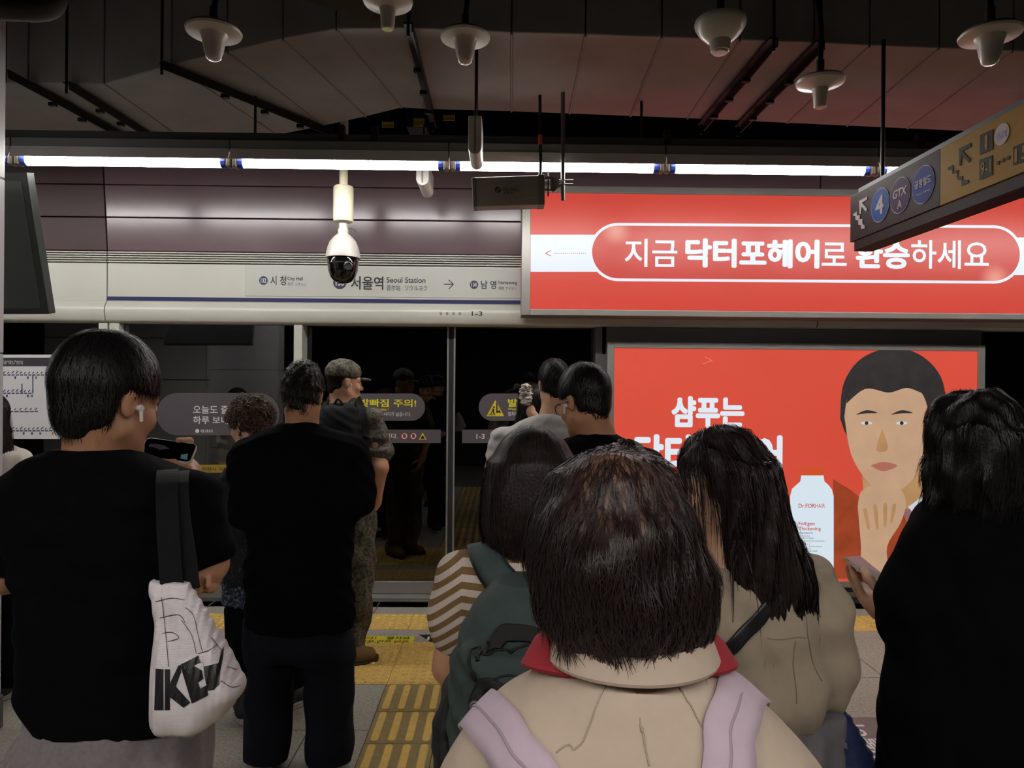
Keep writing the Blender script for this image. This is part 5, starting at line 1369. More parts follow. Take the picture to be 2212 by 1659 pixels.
# ======== soldier
Y = 4.12
R_, x = person('soldier in camouflage uniform and cap with a black backpack, beside the door', 745, Y)
H = Hd(744, 826, Y, yaw=58, pitch=4, k=.98)
camo = ramp_mat('camouflage', 'NOISE', 17, [(0, srgb(38, 38, 34)), (.42, srgb(66, 62, 52)), (.5, srgb(98, 90, 74)), (.57, srgb(52, 48, 42)), (.63, srgb(120, 106, 88))], .8, .1, dist=2.5)
nb = P(738, 872, Y)
body = head_ops(H)+U(rc(H(0, -.03, -.05), nb, .055, .06), rc(nb, nb+[0, 0, -.08], .06, .09), k=.03)+core(x, Y, nb[2], .95)
el, wr = P(822, 1010, Y-.05), P(812, 1085, Y+.05)
body += U(rc(P(806, 905, Y), el, .048, .042), rc(el, wr, .042, .03), k=.03)+hand_ops(wr, (-.3, .4, -.8), (-.8, 0, 0), side=1, curl=.6)
body += U(rc(P(692, 905, Y), P(682, 1010, Y), .048, .04), rc(P(682, 1010, Y), P(690, 1090, Y+.1), .04, .03), k=.03)+hand_ops(P(690, 1090, Y+.1), (.1, .3, -.9), (.8, 0, 0), side=-1, curl=.5)
sdf_obj('body', body, .0075, skinC, R_)
finish_head(R_, H, cap_ops(H, .006, .006, .0, nape=-.08, front=.06), hairK, strK, .006, 600, .02, width=.0014)
capo = U(H.ell((0, -.012, .055), (.088, .106, .083)), k=0)+S(H.box((0, 0, -.105), (.2, .2, .13), .004), k=.006)
capo += U(H.rc((-.05, .1, .034), (.05, .1, .034), .012), H.rc((-.03, .15, .022), (.03, .15, .022), .008), H.rc((0, .1, .035), (0, .15, .024), .045, .04), k=.02)
capo = U(H.ell((0, -.012, .058), (.089, .107, .082)), k=0)+S(H.box((0, 0, -.1), (.2, .2, .13), .004), k=.006)
brim = U(H.ell((0, .1, .026), (.066, .062, .011)), k=0)+S(H.ell((0, .02, .01), (.08, .095, .05)), k=.006)
co_ = sdf_obj('cap', capo+folds(.0015, 60, 3), .006, camo, R_); sdf_obj('brim', brim, .005, camo, co_)
shirt = U(loft([(856, 708, 768, .05, .06), (868, 704, 776, .06, .065), (884, 690, 800, .08, .085), (905, 682, 815, .1, .1), (960, 684, 812, .115, .11), (1060, 690, 806, .115, .11), (1120, 690, 806, .12, .11)], Y, 2.4), k=.02)
shirt += U(rc(P(806, 905, Y), P(823, 975, Y-.02), .058, .066), rc(P(692, 905, Y), P(680, 975, Y), .058, .066), k=.04)+folds(.006, 22, 14); shirtG = shirt
sdf_obj('shirt', shirt, .008, camo, R_)
tr = U(loft([(1108, 690, 806, .115, .11), (1160, 688, 806, .12, .11), (1210, 690, 804, .11, .1)], Y), k=.02)
for q in ((P(775, 1200, Y), P(768, 1300, Y), P(764, 1395, Y)), (P(712, 1200, Y), P(715, 1300, Y), P(716, 1395, Y))): tr += U(rc(q[0], q[1], .095, .085), rc(q[1], q[2], .085, .07), k=.03)
sdf_obj('trousers', tr+folds(.008, 22, 15), .009, camo, R_)
boot = M('brown_suede_boot', srgb(112, 84, 44), .8, noise=(30, .15)); bsole = M('dark_boot_sole', srgb(58, 44, 28), .8)
shoes(R_, ((P(772, 1400, Y)[0]-.02, Y-.06, 72), (P(716, 1400, Y)[0], Y+.05, 40)), boot, bsole, 1.08)
earbud(H(.087, .008, -.012), H.R[:, 0], 'white wireless earbud in the ear of the soldier')
bp = empty('backpack', tuple(P(735, 1010, Y-.2)), 'black backpack on the back of the soldier', 'backpack')
bko = U(loft([(872, 712, 756, .03, .03), (885, 700, 772, .06, .06), (920, 694, 780, .085, .07), (980, 692, 782, .09, .07), (1030, 694, 780, .085, .07), (1050, 700, 774, .06, .06)], Y-.17, 2.6), k=.02)+folds(.003, 18, 6)
blkn = M('black_nylon', srgb(13, 13, 16), .7, noise=(40, .2), spec=.2); sdf_obj('pack_body', bko, .008, blkn, bp)
for pts in ([(778, 1000, Y-.1), (790, 950, Y-.12), (788, 910, Y-.1), (776, 884, Y-.04), (770, 872, Y+.03)], [(700, 1000, Y-.1), (694, 950, Y-.12), (696, 910, Y-.1), (706, 884, Y-.04), (712, 870, Y+.03)]):
    ribbon('strap', [P(*p_) for p_ in pts], .055, shirtG, .004, blkn, bp, .008)
MB().tube(spline([P(722, 875, Y-.2), P(730, 862, Y-.2), P(742, 875, Y-.2)], 8), .006, 8).build('handle', blkn, bp)

# ======== man in a pale ringer T-shirt and the girl in front of him
Y = 3.75
R_, x = person('man in a pale grey ringer T-shirt with black collar, facing the doors', 1195, Y)
H = Hd(1196, 832, Y, yaw=-10, pitch=6, k=.98)
nb = P(1193, 895, Y)
body = head_ops(H)+U(rc(H(0, -.03, -.05), nb, .056, .06), rc(nb, nb+[0, 0, -.08], .06, .09), k=.03)+core(x, Y, nb[2], .95)
body += U(rc(P(1085, 945, Y), P(1066, 1050, Y), .045, .04), rc(P(1066, 1050, Y), P(1100, 1130, Y+.2), .04, .028), rc(P(1302, 945, Y), P(1318, 1050, Y), .045, .04), rc(P(1318, 1050, Y), P(1280, 1130, Y+.2), .04, .028), k=.03)
body += hand_ops(P(1100, 1130, Y+.2), (.4, .7, -.2), (.5, 0, .5), curl=.6)+hand_ops(P(1280, 1130, Y+.2), (-.4, .7, -.2), (-.5, 0, .5), side=-1, curl=.6)
sdf_obj('body', body, .0075, skinB, R_)
finish_head(R_, H, cap_ops(H, .01, .01, .016, nape=-.085, front=.09), hairK, strK, .006, 1800, .04, width=.0013)
heather = M('pale_grey_jersey', srgb(172, 168, 166), .9, noise=(80, .05), weave=(240, .04), spec=.2)
ts = U(loft([(895, 1160, 1228, .075, .065), (904, 1138, 1252, .09, .08), (920, 1104, 1288, .1, .1), (945, 1080, 1308, .11, .11), (1000, 1074, 1312, .12, .12), (1100, 1090, 1300, .12, .12), (1240, 1092, 1298, .12, .12)], Y, 2.4), k=.02)
ts += U(rc(P(1085, 945, Y), P(1070, 1015, Y), .055, .055), rc(P(1302, 945, Y), P(1316, 1015, Y), .055, .055), k=.05)+folds(.004, 18, 17)
sdf_obj('t_shirt', ts, .008, heather, R_)
blk = M('black_rib', srgb(20, 20, 24), .85)
sdf_obj('collar', U(torus(P(1194, 900, Y)+[0, -.005, .003], .068, .010, .95, .25), k=0), .005, blk, R_)
for px in (1068, 1318): MB().tube([P(px, 1024, Y), P(px-1, 1033, Y)], .058, 24).build('cuff', blk, R_)
trousers(R_, x, Y, .98, blackt, .011); shoes(R_, ((x-.11, Y+.05, -8), (x+.11, Y+.05, 8)), blks, whs)

Y = 4.28
R_, x = person('girl with long dark hair tied by a pale scrunchie, before the ringer T-shirt man', 1162, Y)
H = Hd(1164, 880, Y, yaw=12, pitch=0, k=.94)
nb = P(1164, 945, Y)
body = head_ops(H)+U(rc(H(0, -.03, -.05), nb, .048, .054), rc(nb, nb+[0, 0, -.08], .054, .08), k=.03)+core(x, Y, nb[2], .85, .12)
body += U(rc(P(1120, 990, Y), P(1112, 1080, Y), .038, .034), rc(P(1112, 1080, Y), P(1140, 1120, Y+.2), .034, .024), k=.03)+hand_ops(P(1140, 1120, Y+.2), (.4, .6, 0), (0, .2, .8), curl=.6, k=.9)
wr = P(1146, 890, Y-.12); body += U(rc(P(1210, 990, Y), P(1215, 960, Y-.1), .036, .034), rc(P(1215, 960, Y-.1), wr, .032, .024), k=.03)+hand_ops(wr, (-.3, .3, .7), (.2, .6, .2), side=1, curl=.7, k=.9)
sdf_obj('body', body, .0075, skinB, R_)
hair = cap_ops(H, .018, .022, .02, nape=-.2, front=.08, ear=-.0, sideburn=.0)+U(loft([(850, 1120, 1150, .04, .04), (880, 1118, 1158, .05, .05), (920, 1112, 1160, .045, .045), (960, 1110, 1150, .03, .03)], Y-.08), k=.03)
finish_head(R_, H, hair, hairK, strK, .006, 1600, .1, width=.0015)
sdf_obj('cardigan', U(loft([(945, 1140, 1190, .05, .05), (958, 1112, 1216, .08, .08), (985, 1104, 1224, .1, .1), (1080, 1110, 1218, .1, .1), (1180, 1108, 1220, .11, .1)], Y), rc(P(1112, 990, Y), P(1108, 1075, Y), .046, .045), rc(P(1214, 990, Y), P(1216, 965, Y-.09), .046, .042), k=.03)+folds(.004, 20, 33), .008, blackc, R_)
trousers(R_, x, Y, .9, blackt, .011, .09, .15); shoes(R_, ((x-.1, Y+.04, -8), (x+.1, Y+.04, 8)), blks, whs, .9)
sc = P(1136, 852, Y-.14); scm = M('pale_gathered_fabric', srgb(168, 160, 150), .8, noise=(40, .12))
so = U(torus(sc, .03, .026, .8, 0, .62), k=0)
so = U(*[ell(sc+np.array([.026*math.cos(a)*.7, .02*math.sin(2*a), .045*math.sin(a)]), (.02, .022, .02)) for a in np.linspace(0, 2*math.pi, 9, endpoint=False)], k=.012)+folds(.004, 120, 5)
o = sdf_obj('scrunchie', so, .004, scm, R_)

# ======== man with glasses in a black T-shirt
Y = 2.6
R_, x = person('man with glasses and an earbud in a black T-shirt before the poster', 1285, Y)
H = Hd(1262, 868, Y, yaw=-36, pitch=16, k=1.0)
nb = P(1290, 942, Y)
body = head_ops(H)+U(rc(H(0, -.035, -.05), nb, .057, .062), rc(nb, nb+[0, 0, -.09], .06, .075), k=.03)+core(x, Y, nb[2], .95)
body += U(rc(P(1395, 1020, Y), P(1402, 1150, Y), .045, .04), rc(P(1402, 1150, Y), P(1340, 1160, Y+.25), .04, .028), rc(P(1190, 1020, Y), P(1180, 1150, Y), .045, .04), rc(P(1180, 1150, Y), P(1240, 1160, Y+.25), .04, .028), k=.03)
body += hand_ops(P(1340, 1160, Y+.25), (-.5, .6, .1), (-.2, 0, .9), side=-1, curl=.6)+hand_ops(P(1240, 1160, Y+.25), (.5, .6, .1), (.2, 0, .9), curl=.6)
sdf_obj('body', body, .0065, skinA, R_)
finish_head(R_, H, cap_ops(H, .013, .012, .016, nape=-.09, front=.095), hairK, strK, .0055, 3200, .04, crown=(0, -.06, .15), width=.0013)
ts = U(loft([(932, 1256, 1326, .075, .065), (942, 1238, 1344, .092, .08), (956, 1210, 1374, .105, .1), (985, 1184, 1404, .115, .12), (1020, 1174, 1416, .125, .125), (1150, 1182, 1404, .125, .125), (1300, 1186, 1400, .125, .12)], Y, 2.4), k=.02)
ts += U(rc(P(1396, 1005, Y), P(1402, 1090, Y), .056, .062), rc(P(1190, 1005, Y), P(1184, 1090, Y), .056, .062), k=.05)+folds(.004, 16, 23)
sdf_obj('t_shirt', ts, .007, blackc, R_)
gl = M('black_frame', srgb(18, 18, 20), .3)
g = MB()
for s in (-1, 1):
    g.tube([H(s*(.033+.024*math.cos(a)), .108-.006*abs(math.cos(a)), -.004+.02*math.sin(a)) for a in np.linspace(0, 2*math.pi, 17)], .0016, 6)
    g.tube([H(s*.057, .1, .002), H(s*.078, .06, .006), H(s*.083, .0, .004), H(s*.082, -.02, -.008)], .0016, 6)
g.tube([H(-.01, .112, .0), H(0, .115, .003), H(.01, .112, .0)], .0015, 6)
g.build('glasses', gl, R_, smooth=True)
ribbon('shoulder_strap', [P(*p_) for p_ in ((1395, 1060, Y-.12), (1390, 1020, Y-.12), (1380, 985, Y-.08), (1366, 965, Y-.02), (1360, 962, Y+.06))], .045, ts, .003, M('dark_strap', srgb(30, 29, 31), .7, weave=(300, .3)), R_, .004)
trousers(R_, x, Y, .98, blackt, .011); shoes(R_, ((x-.11, Y+.05, -8), (x+.11, Y+.05, 8)), blks, whs)
earbud(H(-.087, .008, -.012), -H.R[:, 0], 'white wireless earbud in the ear of the man with glasses')

# ======== woman in a striped knit with a green backpack
Y = 1.70
R_, x = person('woman with a dark bob in a brown and white striped knit top', 1150, Y)
H = Hd(1150, 1046, Y, yaw=-6, pitch=8, k=.98)
nb = P(1152, 1160, Y)
body = head_ops(H)+U(rc(H(0, -.03, -.05), nb, .05, .056), rc(nb, nb+[0, 0, -.07], .056, .09), k=.03)+core(x, Y, nb[2], .85, .13)
body += U(rc(P(985, 1245, Y), P(972, 1440, Y), .043, .037), rc(P(972, 1440, Y), P(1030, 1500, Y+.2), .036, .026), rc(P(1318, 1245, Y), P(1330, 1440, Y), .043, .037), rc(P(1330, 1440, Y), P(1270, 1500, Y+.2), .036, .026), k=.03)
body += hand_ops(P(1030, 1500, Y+.2), (.5, .6, .1), (.2, 0, .9), curl=.6, k=.92)+hand_ops(P(1270, 1500, Y+.2), (-.5, .6, .1), (-.2, 0, .9), side=-1, curl=.6, k=.92)
sdf_obj('body', body, .0065, skinC, R_)
hair = U(H.ell((0, -.016, .04), (.092, .105, .1)), k=0)+U(loft([(1000, 1062, 1236, .1, .06), (1060, 1050, 1248, .115, .05), (1110, 1046, 1252, .115, .045), (1150, 1050, 1250, .1, .04), (1172, 1070, 1234, .08, .03), (1188, 1105, 1200, .05, .02)], Y-.01, 2.2), k=.03)
hair += S(H.ell((0, .12, -.03), (.075, .075, .12)), k=.02)
finish_head(R_, H, hair, hairB, strB, .0055, 9000, .14, crown=(.01, -.02, .15), width=.0009, down=.6, jit=.16, lift=(.0, .005), curl=.05, free=True, zmin=P(1150, 1192, Y)[2])
stripe = bpy.data.materials.new('striped_knit'); stripe.use_nodes = True
def stripe_nodes(m):
    nt = m.node_tree; b = nt.nodes['Principled BSDF']; b.inputs['Roughness'].default_value = .9; b.inputs['Specular IOR Level'].default_value = .15
    tc = nt.nodes.new('ShaderNodeTexCoord'); sx_ = nt.nodes.new('ShaderNodeSeparateXYZ'); nt.links.new(tc.outputs['Object'], sx_.inputs[0])
    def mth(op, a, b_=None):
        n = nt.nodes.new('ShaderNodeMath'); n.operation = op
        for i, v in ((0, a), (1, b_)):
            if v is None: continue
            if isinstance(v, (int, float)): n.inputs[i].default_value = v
            else: nt.links.new(v, n.inputs[i])
        return n.outputs[0]
    d = mth('ABSOLUTE', mth('SUBTRACT', sx_.outputs[0], float(P(1150, 1250, 1.7)[0])))
    sl = mth('MULTIPLY', mth('MAXIMUM', mth('SUBTRACT', d, .165), 0.0), .75)
    v = mth('ADD', sx_.outputs[2], sl)
    fr = mth('FRACT', mth('MULTIPLY', v, 1/.031)); on = mth('GREATER_THAN', fr, .5)
    mx = nt.nodes.new('ShaderNodeMix'); mx.data_type = 'RGBA'; mx.inputs[6].default_value = (*srgb(196, 182, 172), 1); mx.inputs[7].default_value = (*srgb(122, 94, 62), 1)
    nt.links.new(on, mx.inputs[0]); nt.links.new(mx.outputs[2], b.inputs['Base Color'])
    wv = nt.nodes.new('ShaderNodeTexWave'); wv.inputs['Scale'].default_value = 90; wv.bands_direction = 'X'; nt.links.new(tc.outputs['Object'], wv.inputs[0])
    bp_ = nt.nodes.new('ShaderNodeBump'); bp_.inputs['Strength'].default_value = .35; bp_.inputs['Distance'].default_value = .002; nt.links.new(wv.outputs['Fac'], bp_.inputs['Height']); nt.links.new(bp_.outputs[0], b.inputs['Normal'])
stripe_nodes(stripe)
kn = U(loft([(1158, 1110, 1196, .05, .055), (1172, 1072, 1232, .065, .075), (1190, 1030, 1272, .085, .09), (1215, 990, 1312, .1, .1), (1260, 972, 1330, .115, .12), (1330, 975, 1328, .115, .12), (1450, 985, 1318, .115, .12), (1600, 980, 1322, .12, .12)], Y, 2.4), k=.02)
kn += U(rc(P(993, 1240, Y), P(980, 1325, Y), .055, .056), rc(P(980, 1325, Y), P(974, 1372, Y), .05, .042), rc(P(1308, 1240, Y), P(1322, 1325, Y), .055, .056), k=.04)
sdf_obj('knit_top', kn, .0065, stripe, R_)
MB().lathe([(.044, -.012), (.047, 0), (.046, .018), (.04, .022)], P(974, 1372, Y), 28).build('cuff', M('knit_rib', srgb(190, 178, 174), .9), R_, smooth=True)
trousers(R_, x, Y, .88, denim, .011, .09, .155); shoes(R_, ((x-.1, Y+.04, -8), (x+.1, Y+.04, 8)), blks, whs, .92)
Yb = 1.44
bp = empty('backpack', tuple(P(1130, 1700, Yb)), 'dark green backpack with black zips worn over the striped knit', 'backpack')
green = M('dark_green_nylon', srgb(56, 68, 66), .75, noise=(40, .08), weave=(260, .12), bump=(12, .15), spec=.3)
bk = U(loft([(1258, 1075, 1210, .05, .09), (1272, 1050, 1240, .075, .1), (1302, 1030, 1268, .1, .11), (1353, 1000, 1296, .12, .11), (1425, 981, 1318, .135, .11), (1500, 970, 1330, .14, .11), (1610, 968, 1332, .14, .11), (1720, 972, 1328, .13, .11), (1790, 990, 1310, .1, .1)], Yb, 2.7), k=.02)
pk = U(loft([(1395, 1010, 1290, .02, .02), (1410, 1004, 1300, .05, .03), (1480, 997, 1306, .06, .03), (1600, 1000, 1304, .06, .03), (1760, 1010, 1290, .05, .03)], Yb-.11, 2.6), k=.02)
bkall = bk+pk+folds(.003, 20, 44); sdf_obj('pack_body', bkall, .005, green, bp)
blz = M('black_zip', srgb(16, 17, 18), .6, weave=(320, .3))
rb = lambda nm, pts, w, mat=blz, off=.001, th=.003: ribbon(nm, [P(px_, py_, Yb-.2) for px_, py_ in pts], w, bkall, off, mat, bp, th, 36)
rb('zip', [(1000, 1500), (1003, 1450), (1022, 1422), (1062, 1402), (1120, 1393), (1220, 1391)], .006)
rb('seam', [(1020, 1392), (1060, 1378), (1110, 1373), (1210, 1371)], .004)
rb('seam', [(1038, 1470), (1090, 1455), (1150, 1450), (1230, 1448)], .003)
rb('pocket_zip', [(1000, 1530), (1020, 1508), (1062, 1495), (1120, 1491), (1220, 1490)], .022)
rb('grab_handle', [(1042, 1343), (1060, 1315), (1085, 1300), (1130, 1296), (1180, 1300)], .032, blz, .004, .006)
MB().lathe([(.006, -.002), (.009, -.001), (.009, .001), (.006, .002)], onto(bkall, [P(1012, 1528, Yb-.2)], .004)[0][0], 14, 0, (.2, -1, .1)).build('zip_pull', alud, bp)
for pts in ([(1094, 1275, Y-.16), (1078, 1240, Y-.15), (1056, 1205, Y-.1), (1044, 1186, Y-.04), (1040, 1180, Y+.04), (1035, 1230, Y+.12)], [(1210, 1275, Y-.16), (1228, 1240, Y-.15), (1248, 1205, Y-.1), (1258, 1186, Y-.04), (1262, 1180, Y+.04), (1266, 1230, Y+.12)]):
    q = [P(*p_) for p_ in pts]; ribbon('strap_edge', q, .074, kn, .003, blz, bp, .006, 36); ribbon('strap', q, .06, kn, .007, green, bp, .006, 36)
sdf_obj('side_pocket', U(loft([(1455, 972, 995, .03, .03), (1500, 952, 995, .05, .05), (1570, 940, 995, .06, .055), (1660, 940, 995, .06, .055), (1740, 955, 995, .05, .05)], Yb+.03, 2.3), k=0)+folds(.003, 30, 46), .007, blz, bp)

# ======== woman in the foreground: short dark hair, beige jacket
Y = .83
R_, x = person('woman with short thinning dark hair in a beige jacket with a red collar', 1365, Y)
H = Hd(1340, 1215, Y+.01, yaw=2, pitch=10, k=1.0)
nb = P(1362, 1440, Y)
body = head_ops(H)+U(rc(H(0, -.03, -.05), nb, .052, .058), rc(nb, nb+[0, 0, -.07], .058, .09), k=.03)+core(x, Y, nb[2], .8, .14)
sdf_obj('body', body+U(rc((x-.16, Y, 1.1), (x-.19, Y+.02, .95), .04, .036), rc((x-.19, Y+.02, .95), (x-.1, Y+.24, 1.0), .036, .026), rc((x+.16, Y, 1.1), (x+.19, Y+.02, .95), .04, .036), rc((x+.19, Y+.02, .95), (x+.1, Y+.24, 1.0), .036, .026), k=.03)
        +hand_ops((x-.1, Y+.24, 1.0), (.6, .5, .1), (.2, 0, .9), curl=.6, k=.9)+hand_ops((x+.1, Y+.24, 1.0), (-.6, .5, .1), (-.2, 0, .9), side=-1, curl=.6, k=.9), .0065, skinB, R_)
hair = U(H.ell((-.006, -.008, .036), (.083, .102, .1)), k=0)
hair += U(loft([(1060, 1225, 1425, .05, .05), (1110, 1182, 1468, .085, .08), (1170, 1158, 1505, .1, .09), (1230, 1148, 1526, .105, .085), (1300, 1152, 1530, .1, .08), (1350, 1176, 1518, .085, .07), (1392, 1215, 1486, .065, .06), (1414, 1262, 1450, .045, .05)], Y, 2.1), k=.035)
hair += S(H.ell((0, .125, -.03), (.085, .08, .13)), k=.02)+folds(.0035, 38, 71, (1.2, 1.2, .45))
thin = bpy.data.materials.new('thinning_dark_hair'); thin.use_nodes = True
def thin_nodes(m):
    nt = m.node_tree; b = nt.nodes['Principled BSDF']; b.inputs['Roughness'].default_value = .45
    tc = nt.nodes.new('ShaderNodeTexCoord'); mpn = nt.nodes.new('ShaderNodeMapping'); c = P(1335, 1035, Y-.06)
    mpn.vector_type = 'POINT'; mpn.inputs['Location'].default_value = tuple(-c); nt.links.new(tc.outputs['Object'], mpn.inputs[0])
    ln = nt.nodes.new('ShaderNodeVectorMath'); ln.operation = 'LENGTH'; nt.links.new(mpn.outputs[0], ln.inputs[0])
    mr = nt.nodes.new('ShaderNodeMapRange'); mr.inputs[1].default_value = .025; mr.inputs[2].default_value = .1; mr.inputs[3].default_value = .55; mr.inputs[4].default_value = 0
    nt.links.new(ln.outputs['Value'], mr.inputs[0])
    n = nt.nodes.new('ShaderNodeTexNoise'); n.inputs['Scale'].default_value = 26; n.inputs['Detail'].default_value = 6; nt.links.new(tc.outputs['Object'], n.inputs['Vector'])
    ml = nt.nodes.new('ShaderNodeMath'); ml.operation = 'MULTIPLY'; ml.use_clamp = True; nt.links.new(mr.outputs[0], ml.inputs[0])
    m2_ = nt.nodes.new('ShaderNodeMath'); m2_.operation = 'MULTIPLY'; m2_.inputs[1].default_value = 1.7; nt.links.new(n.outputs['Fac'], m2_.inputs[0]); nt.links.new(m2_.outputs[0], ml.inputs[1])
    mx = nt.nodes.new('ShaderNodeMix'); mx.data_type = 'RGBA'; mx.inputs[6].default_value = (*srgb(30, 22, 22), 1); mx.inputs[7].default_value = (*srgb(160, 116, 92), 1)
    nt.links.new(ml.outputs[0], mx.inputs[0]); nt.links.new(mx.outputs[2], b.inputs['Base Color'])
thin_nodes(thin)
finish_head(R_, H, hair, thin, strB, .0045, 11000, .06, crown=(-.005, -.04, .15), width=.0006, down=.5, jit=.25, curl=.15, lift=(.0, .005), free=True, zmin=P(1340, 1452, Y)[2], avoid=(P(1335, 1035, Y-.06), .065))
beige = M('beige_twill', srgb(188, 170, 152), .85, noise=(60, .03), weave=(500, .04), bump=(9, .12), spec=.2)
jk = U(loft([(1418, 1262, 1470, .06, .06, .0), (1436, 1222, 1514, .07, .07, 0), (1455, 1180, 1560, .08, .08), (1490, 1125, 1622, .09, .1), (1530, 1068, 1672, .105, .11), (1580, 1024, 1720, .12, .12), (1640, 998, 1752, .13, .13), (1720, 985, 1775, .135, .135), (1900, 985, 1775, .135, .14), (2400, 965, 1795, .14, .145)], Y, 2.4), k=.02)
jk += U(rc((x-.175, Y, 1.12), (x-.205, Y+.01, .96), .055, .052), rc((x-.205, Y+.01, .96), (x-.13, Y+.2, 1.0), .052, .042), rc((x+.175, Y, 1.12), (x+.205, Y+.01, .96), .055, .052), rc((x+.205, Y+.01, .96), (x+.13, Y+.2, 1.0), .052, .042), k=.03)+folds(.0025, 17, 51)
sdf_obj('jacket', jk, .006, beige, R_)
def collar(nm, c, rx, ry, h, flare, mat, a0, a1, th=.004, droop=0.0, n=40, lean=0.0):
    """a turned-up collar: a flaring band around the neck; angle 270 is the back"""
    V = []; F = []
    for i, a in enumerate(np.linspace(math.radians(a0), math.radians(a1), n)):
        e_ = abs(2*i/(n-1)-1)
        for j, (k_, z) in enumerate(((1.0, h), (1.0+flare*.5, h*.45), (1.0+flare, -droop*(e_**3)-.002), (1.0+flare-.02, -droop*(e_**3)-.006), (.97, h*.4))):
            V.append(c+np.array([rx*k_*math.cos(a), ry*k_*math.sin(a), z+lean*math.sin(a)]))
    m_ = 5
    for i in range(n-1):
        for j in range(m_): F.append((i*m_+j, i*m_+(j+1) % m_, (i+1)*m_+(j+1) % m_, (i+1)*m_+j))
    F += [tuple(range(m_)), tuple(range((n-1)*m_, n*m_))[::-1]]
    b = MB(); b.add(V, F); return b.build(nm, mat, R_, smooth=True)
redc = M('red_collar_cloth', srgb(150, 30, 42), .8, noise=(30, .1)); cc_ = P(1365, 1440, Y)
collar('shirt_collar', cc_+[0, .02, .01], .1, .058, .028, .3, redc, 150, 390, droop=.026, lean=.0)
collar('jacket_collar', cc_+[0, .0, .018], .09, .08, .026, .12, beige, 186, 354, droop=.0, lean=.0)
rb = lambda nm, pts, w, mat, off=.0005, th=.0012: ribbon(nm, [P(px_, py_, Y-.12) for px_, py_ in pts], w, jk, off, mat, R_, th, 30)
seamm = M('seam_thread', srgb(162, 145, 128), .9)
rb('seam', [(1262, 1480), (1236, 1520), (1206, 1562), (1182, 1600)], .0016, seamm); rb('seam', [(1500, 1470), (1545, 1500), (1580, 1530)], .0016, seamm); rb('seam', [(1395, 1480), (1402, 1560), (1410, 1655)], .0016, seamm)
trousers(R_, x, Y, .8, denim, .012, .09, .16); shoes(R_, ((x-.1, Y+.04, -8), (x+.1, Y+.04, 8)), blks, whs, .9)
bp = empty('backpack', (x, Y-.2, .85), 'lilac backpack with wide straps over the beige jacket', 'backpack')
lil = M('lilac_canvas', srgb(192, 172, 184), .85, noise=(40, .04), weave=(400, .06), bump=(14, .15), spec=.2)
sdf_obj('pack_body', U(rbox((x, Y-.22, .93), (.14, .07, .18), .05), k=0)+folds(.004, 18, 61), .008, lil, bp)
for pts in ([(1075, 1640, Y+.13), (1058, 1585, Y+.1), (1050, 1556, Y+.05), (1046, 1545, Y-.0), (1060, 1550, Y-.06), (1090, 1590, Y-.1), (1130, 1650, Y-.12), (1180, 1760, Y-.14), (1230, 1880, Y-.15)], [(1606, 1600, Y+.13), (1612, 1530, Y+.1), (1610, 1500, Y+.05), (1606, 1488, Y-.0), (1604, 1500, Y-.06), (1600, 1560, Y-.1), (1592, 1640, Y-.12), (1570, 1760, Y-.14), (1540, 1880, Y-.15)]):
    q = [P(*p_) for p_ in pts]; s_ = ribbon('strap', q, .056, jk, .002, lil, bp, .005, 40); ribbon('strap_seam', q, .003, jk, .0072, M('lilac_seam', srgb(164, 144, 158), .9), bp, .0008, 40, 2)

# ======== woman with long straight hair, beige jacket
Y = 1.70
R_, x = person('woman with long straight dark hair in a loose beige jacket, turned sideways', 1610, Y)
H = Hd(1553, 1046, Y, yaw=-76, pitch=4, k=.97)
nb = P(1585, 1160, Y)
body = head_ops(H)+U(rc(H(0, -.03, -.05), nb, .048, .056), rc(nb, nb+[0, 0, -.07], .056, .09), k=.03)+core(x, Y, nb[2], .85, .13)
body += U(rc(P(1758, 1255, Y), P(1796, 1410, Y), .038, .034), rc(P(1796, 1410, Y), P(1796, 1525, Y+.14), .034, .024), k=.03)+hand_ops(P(1796, 1525, Y+.16), (.05, .2, -.9), (-.9, 0, 0), side=1, curl=.9, k=.92)
body += U(rc(P(1490, 1250, Y), P(1470, 1410, Y), .04, .036), rc(P(1470, 1410, Y), P(1520, 1440, Y+.2), .034, .024), k=.03)+hand_ops(P(1520, 1440, Y+.2), (.4, .7, .2), (0, .2, .8), curl=.6, k=.92)
sdf_obj('body', body, .0065, skinB, R_)
hair = U(H.ell((0, -.014, .042), (.088, .106, .1)), k=0)+S(H.box((0, .115, -.075), (.2, .1, .125), .03), k=.02)
hair += U(loft([(1000, 1560, 1668, .07, .04), (1060, 1560, 1682, .075, .04), (1120, 1562, 1698, .075, .04), (1180, 1566, 1724, .075, .035), (1250, 1566, 1748, .07, .035), (1310, 1566, 1742, .06, .03), (1352, 1580, 1726, .04, .025), (1372, 1600, 1712, .02, .015)], Y-.06, 2.1), k=.035)+folds(.004, 30, 81, (2, 2, .15))
finish_head(R_, H, hair, hairB, strB, .0055, 9000, .3, crown=(0, .14, .1), width=.001, steps=14, down=.8, jit=.06, lift=(.0, .006), free=True, face=.0, zmin=P(1650, 1378, Y)[2])
beig2 = M('beige_poplin', srgb(150, 136, 118), .8, noise=(50, .04), bump=(11, .4), spec=.25)
jb = U(loft([(1168, 1545, 1640, .055, .06), (1186, 1520, 1690, .075, .08), (1210, 1500, 1748, .1, .1), (1260, 1490, 1756, .12, .12), (1340, 1486, 1764, .13, .13), (1430, 1482, 1770, .14, .135), (1500, 1484, 1766, .14, .135), (1540, 1500, 1746, .12, .12)], Y, 2.4), k=.02)
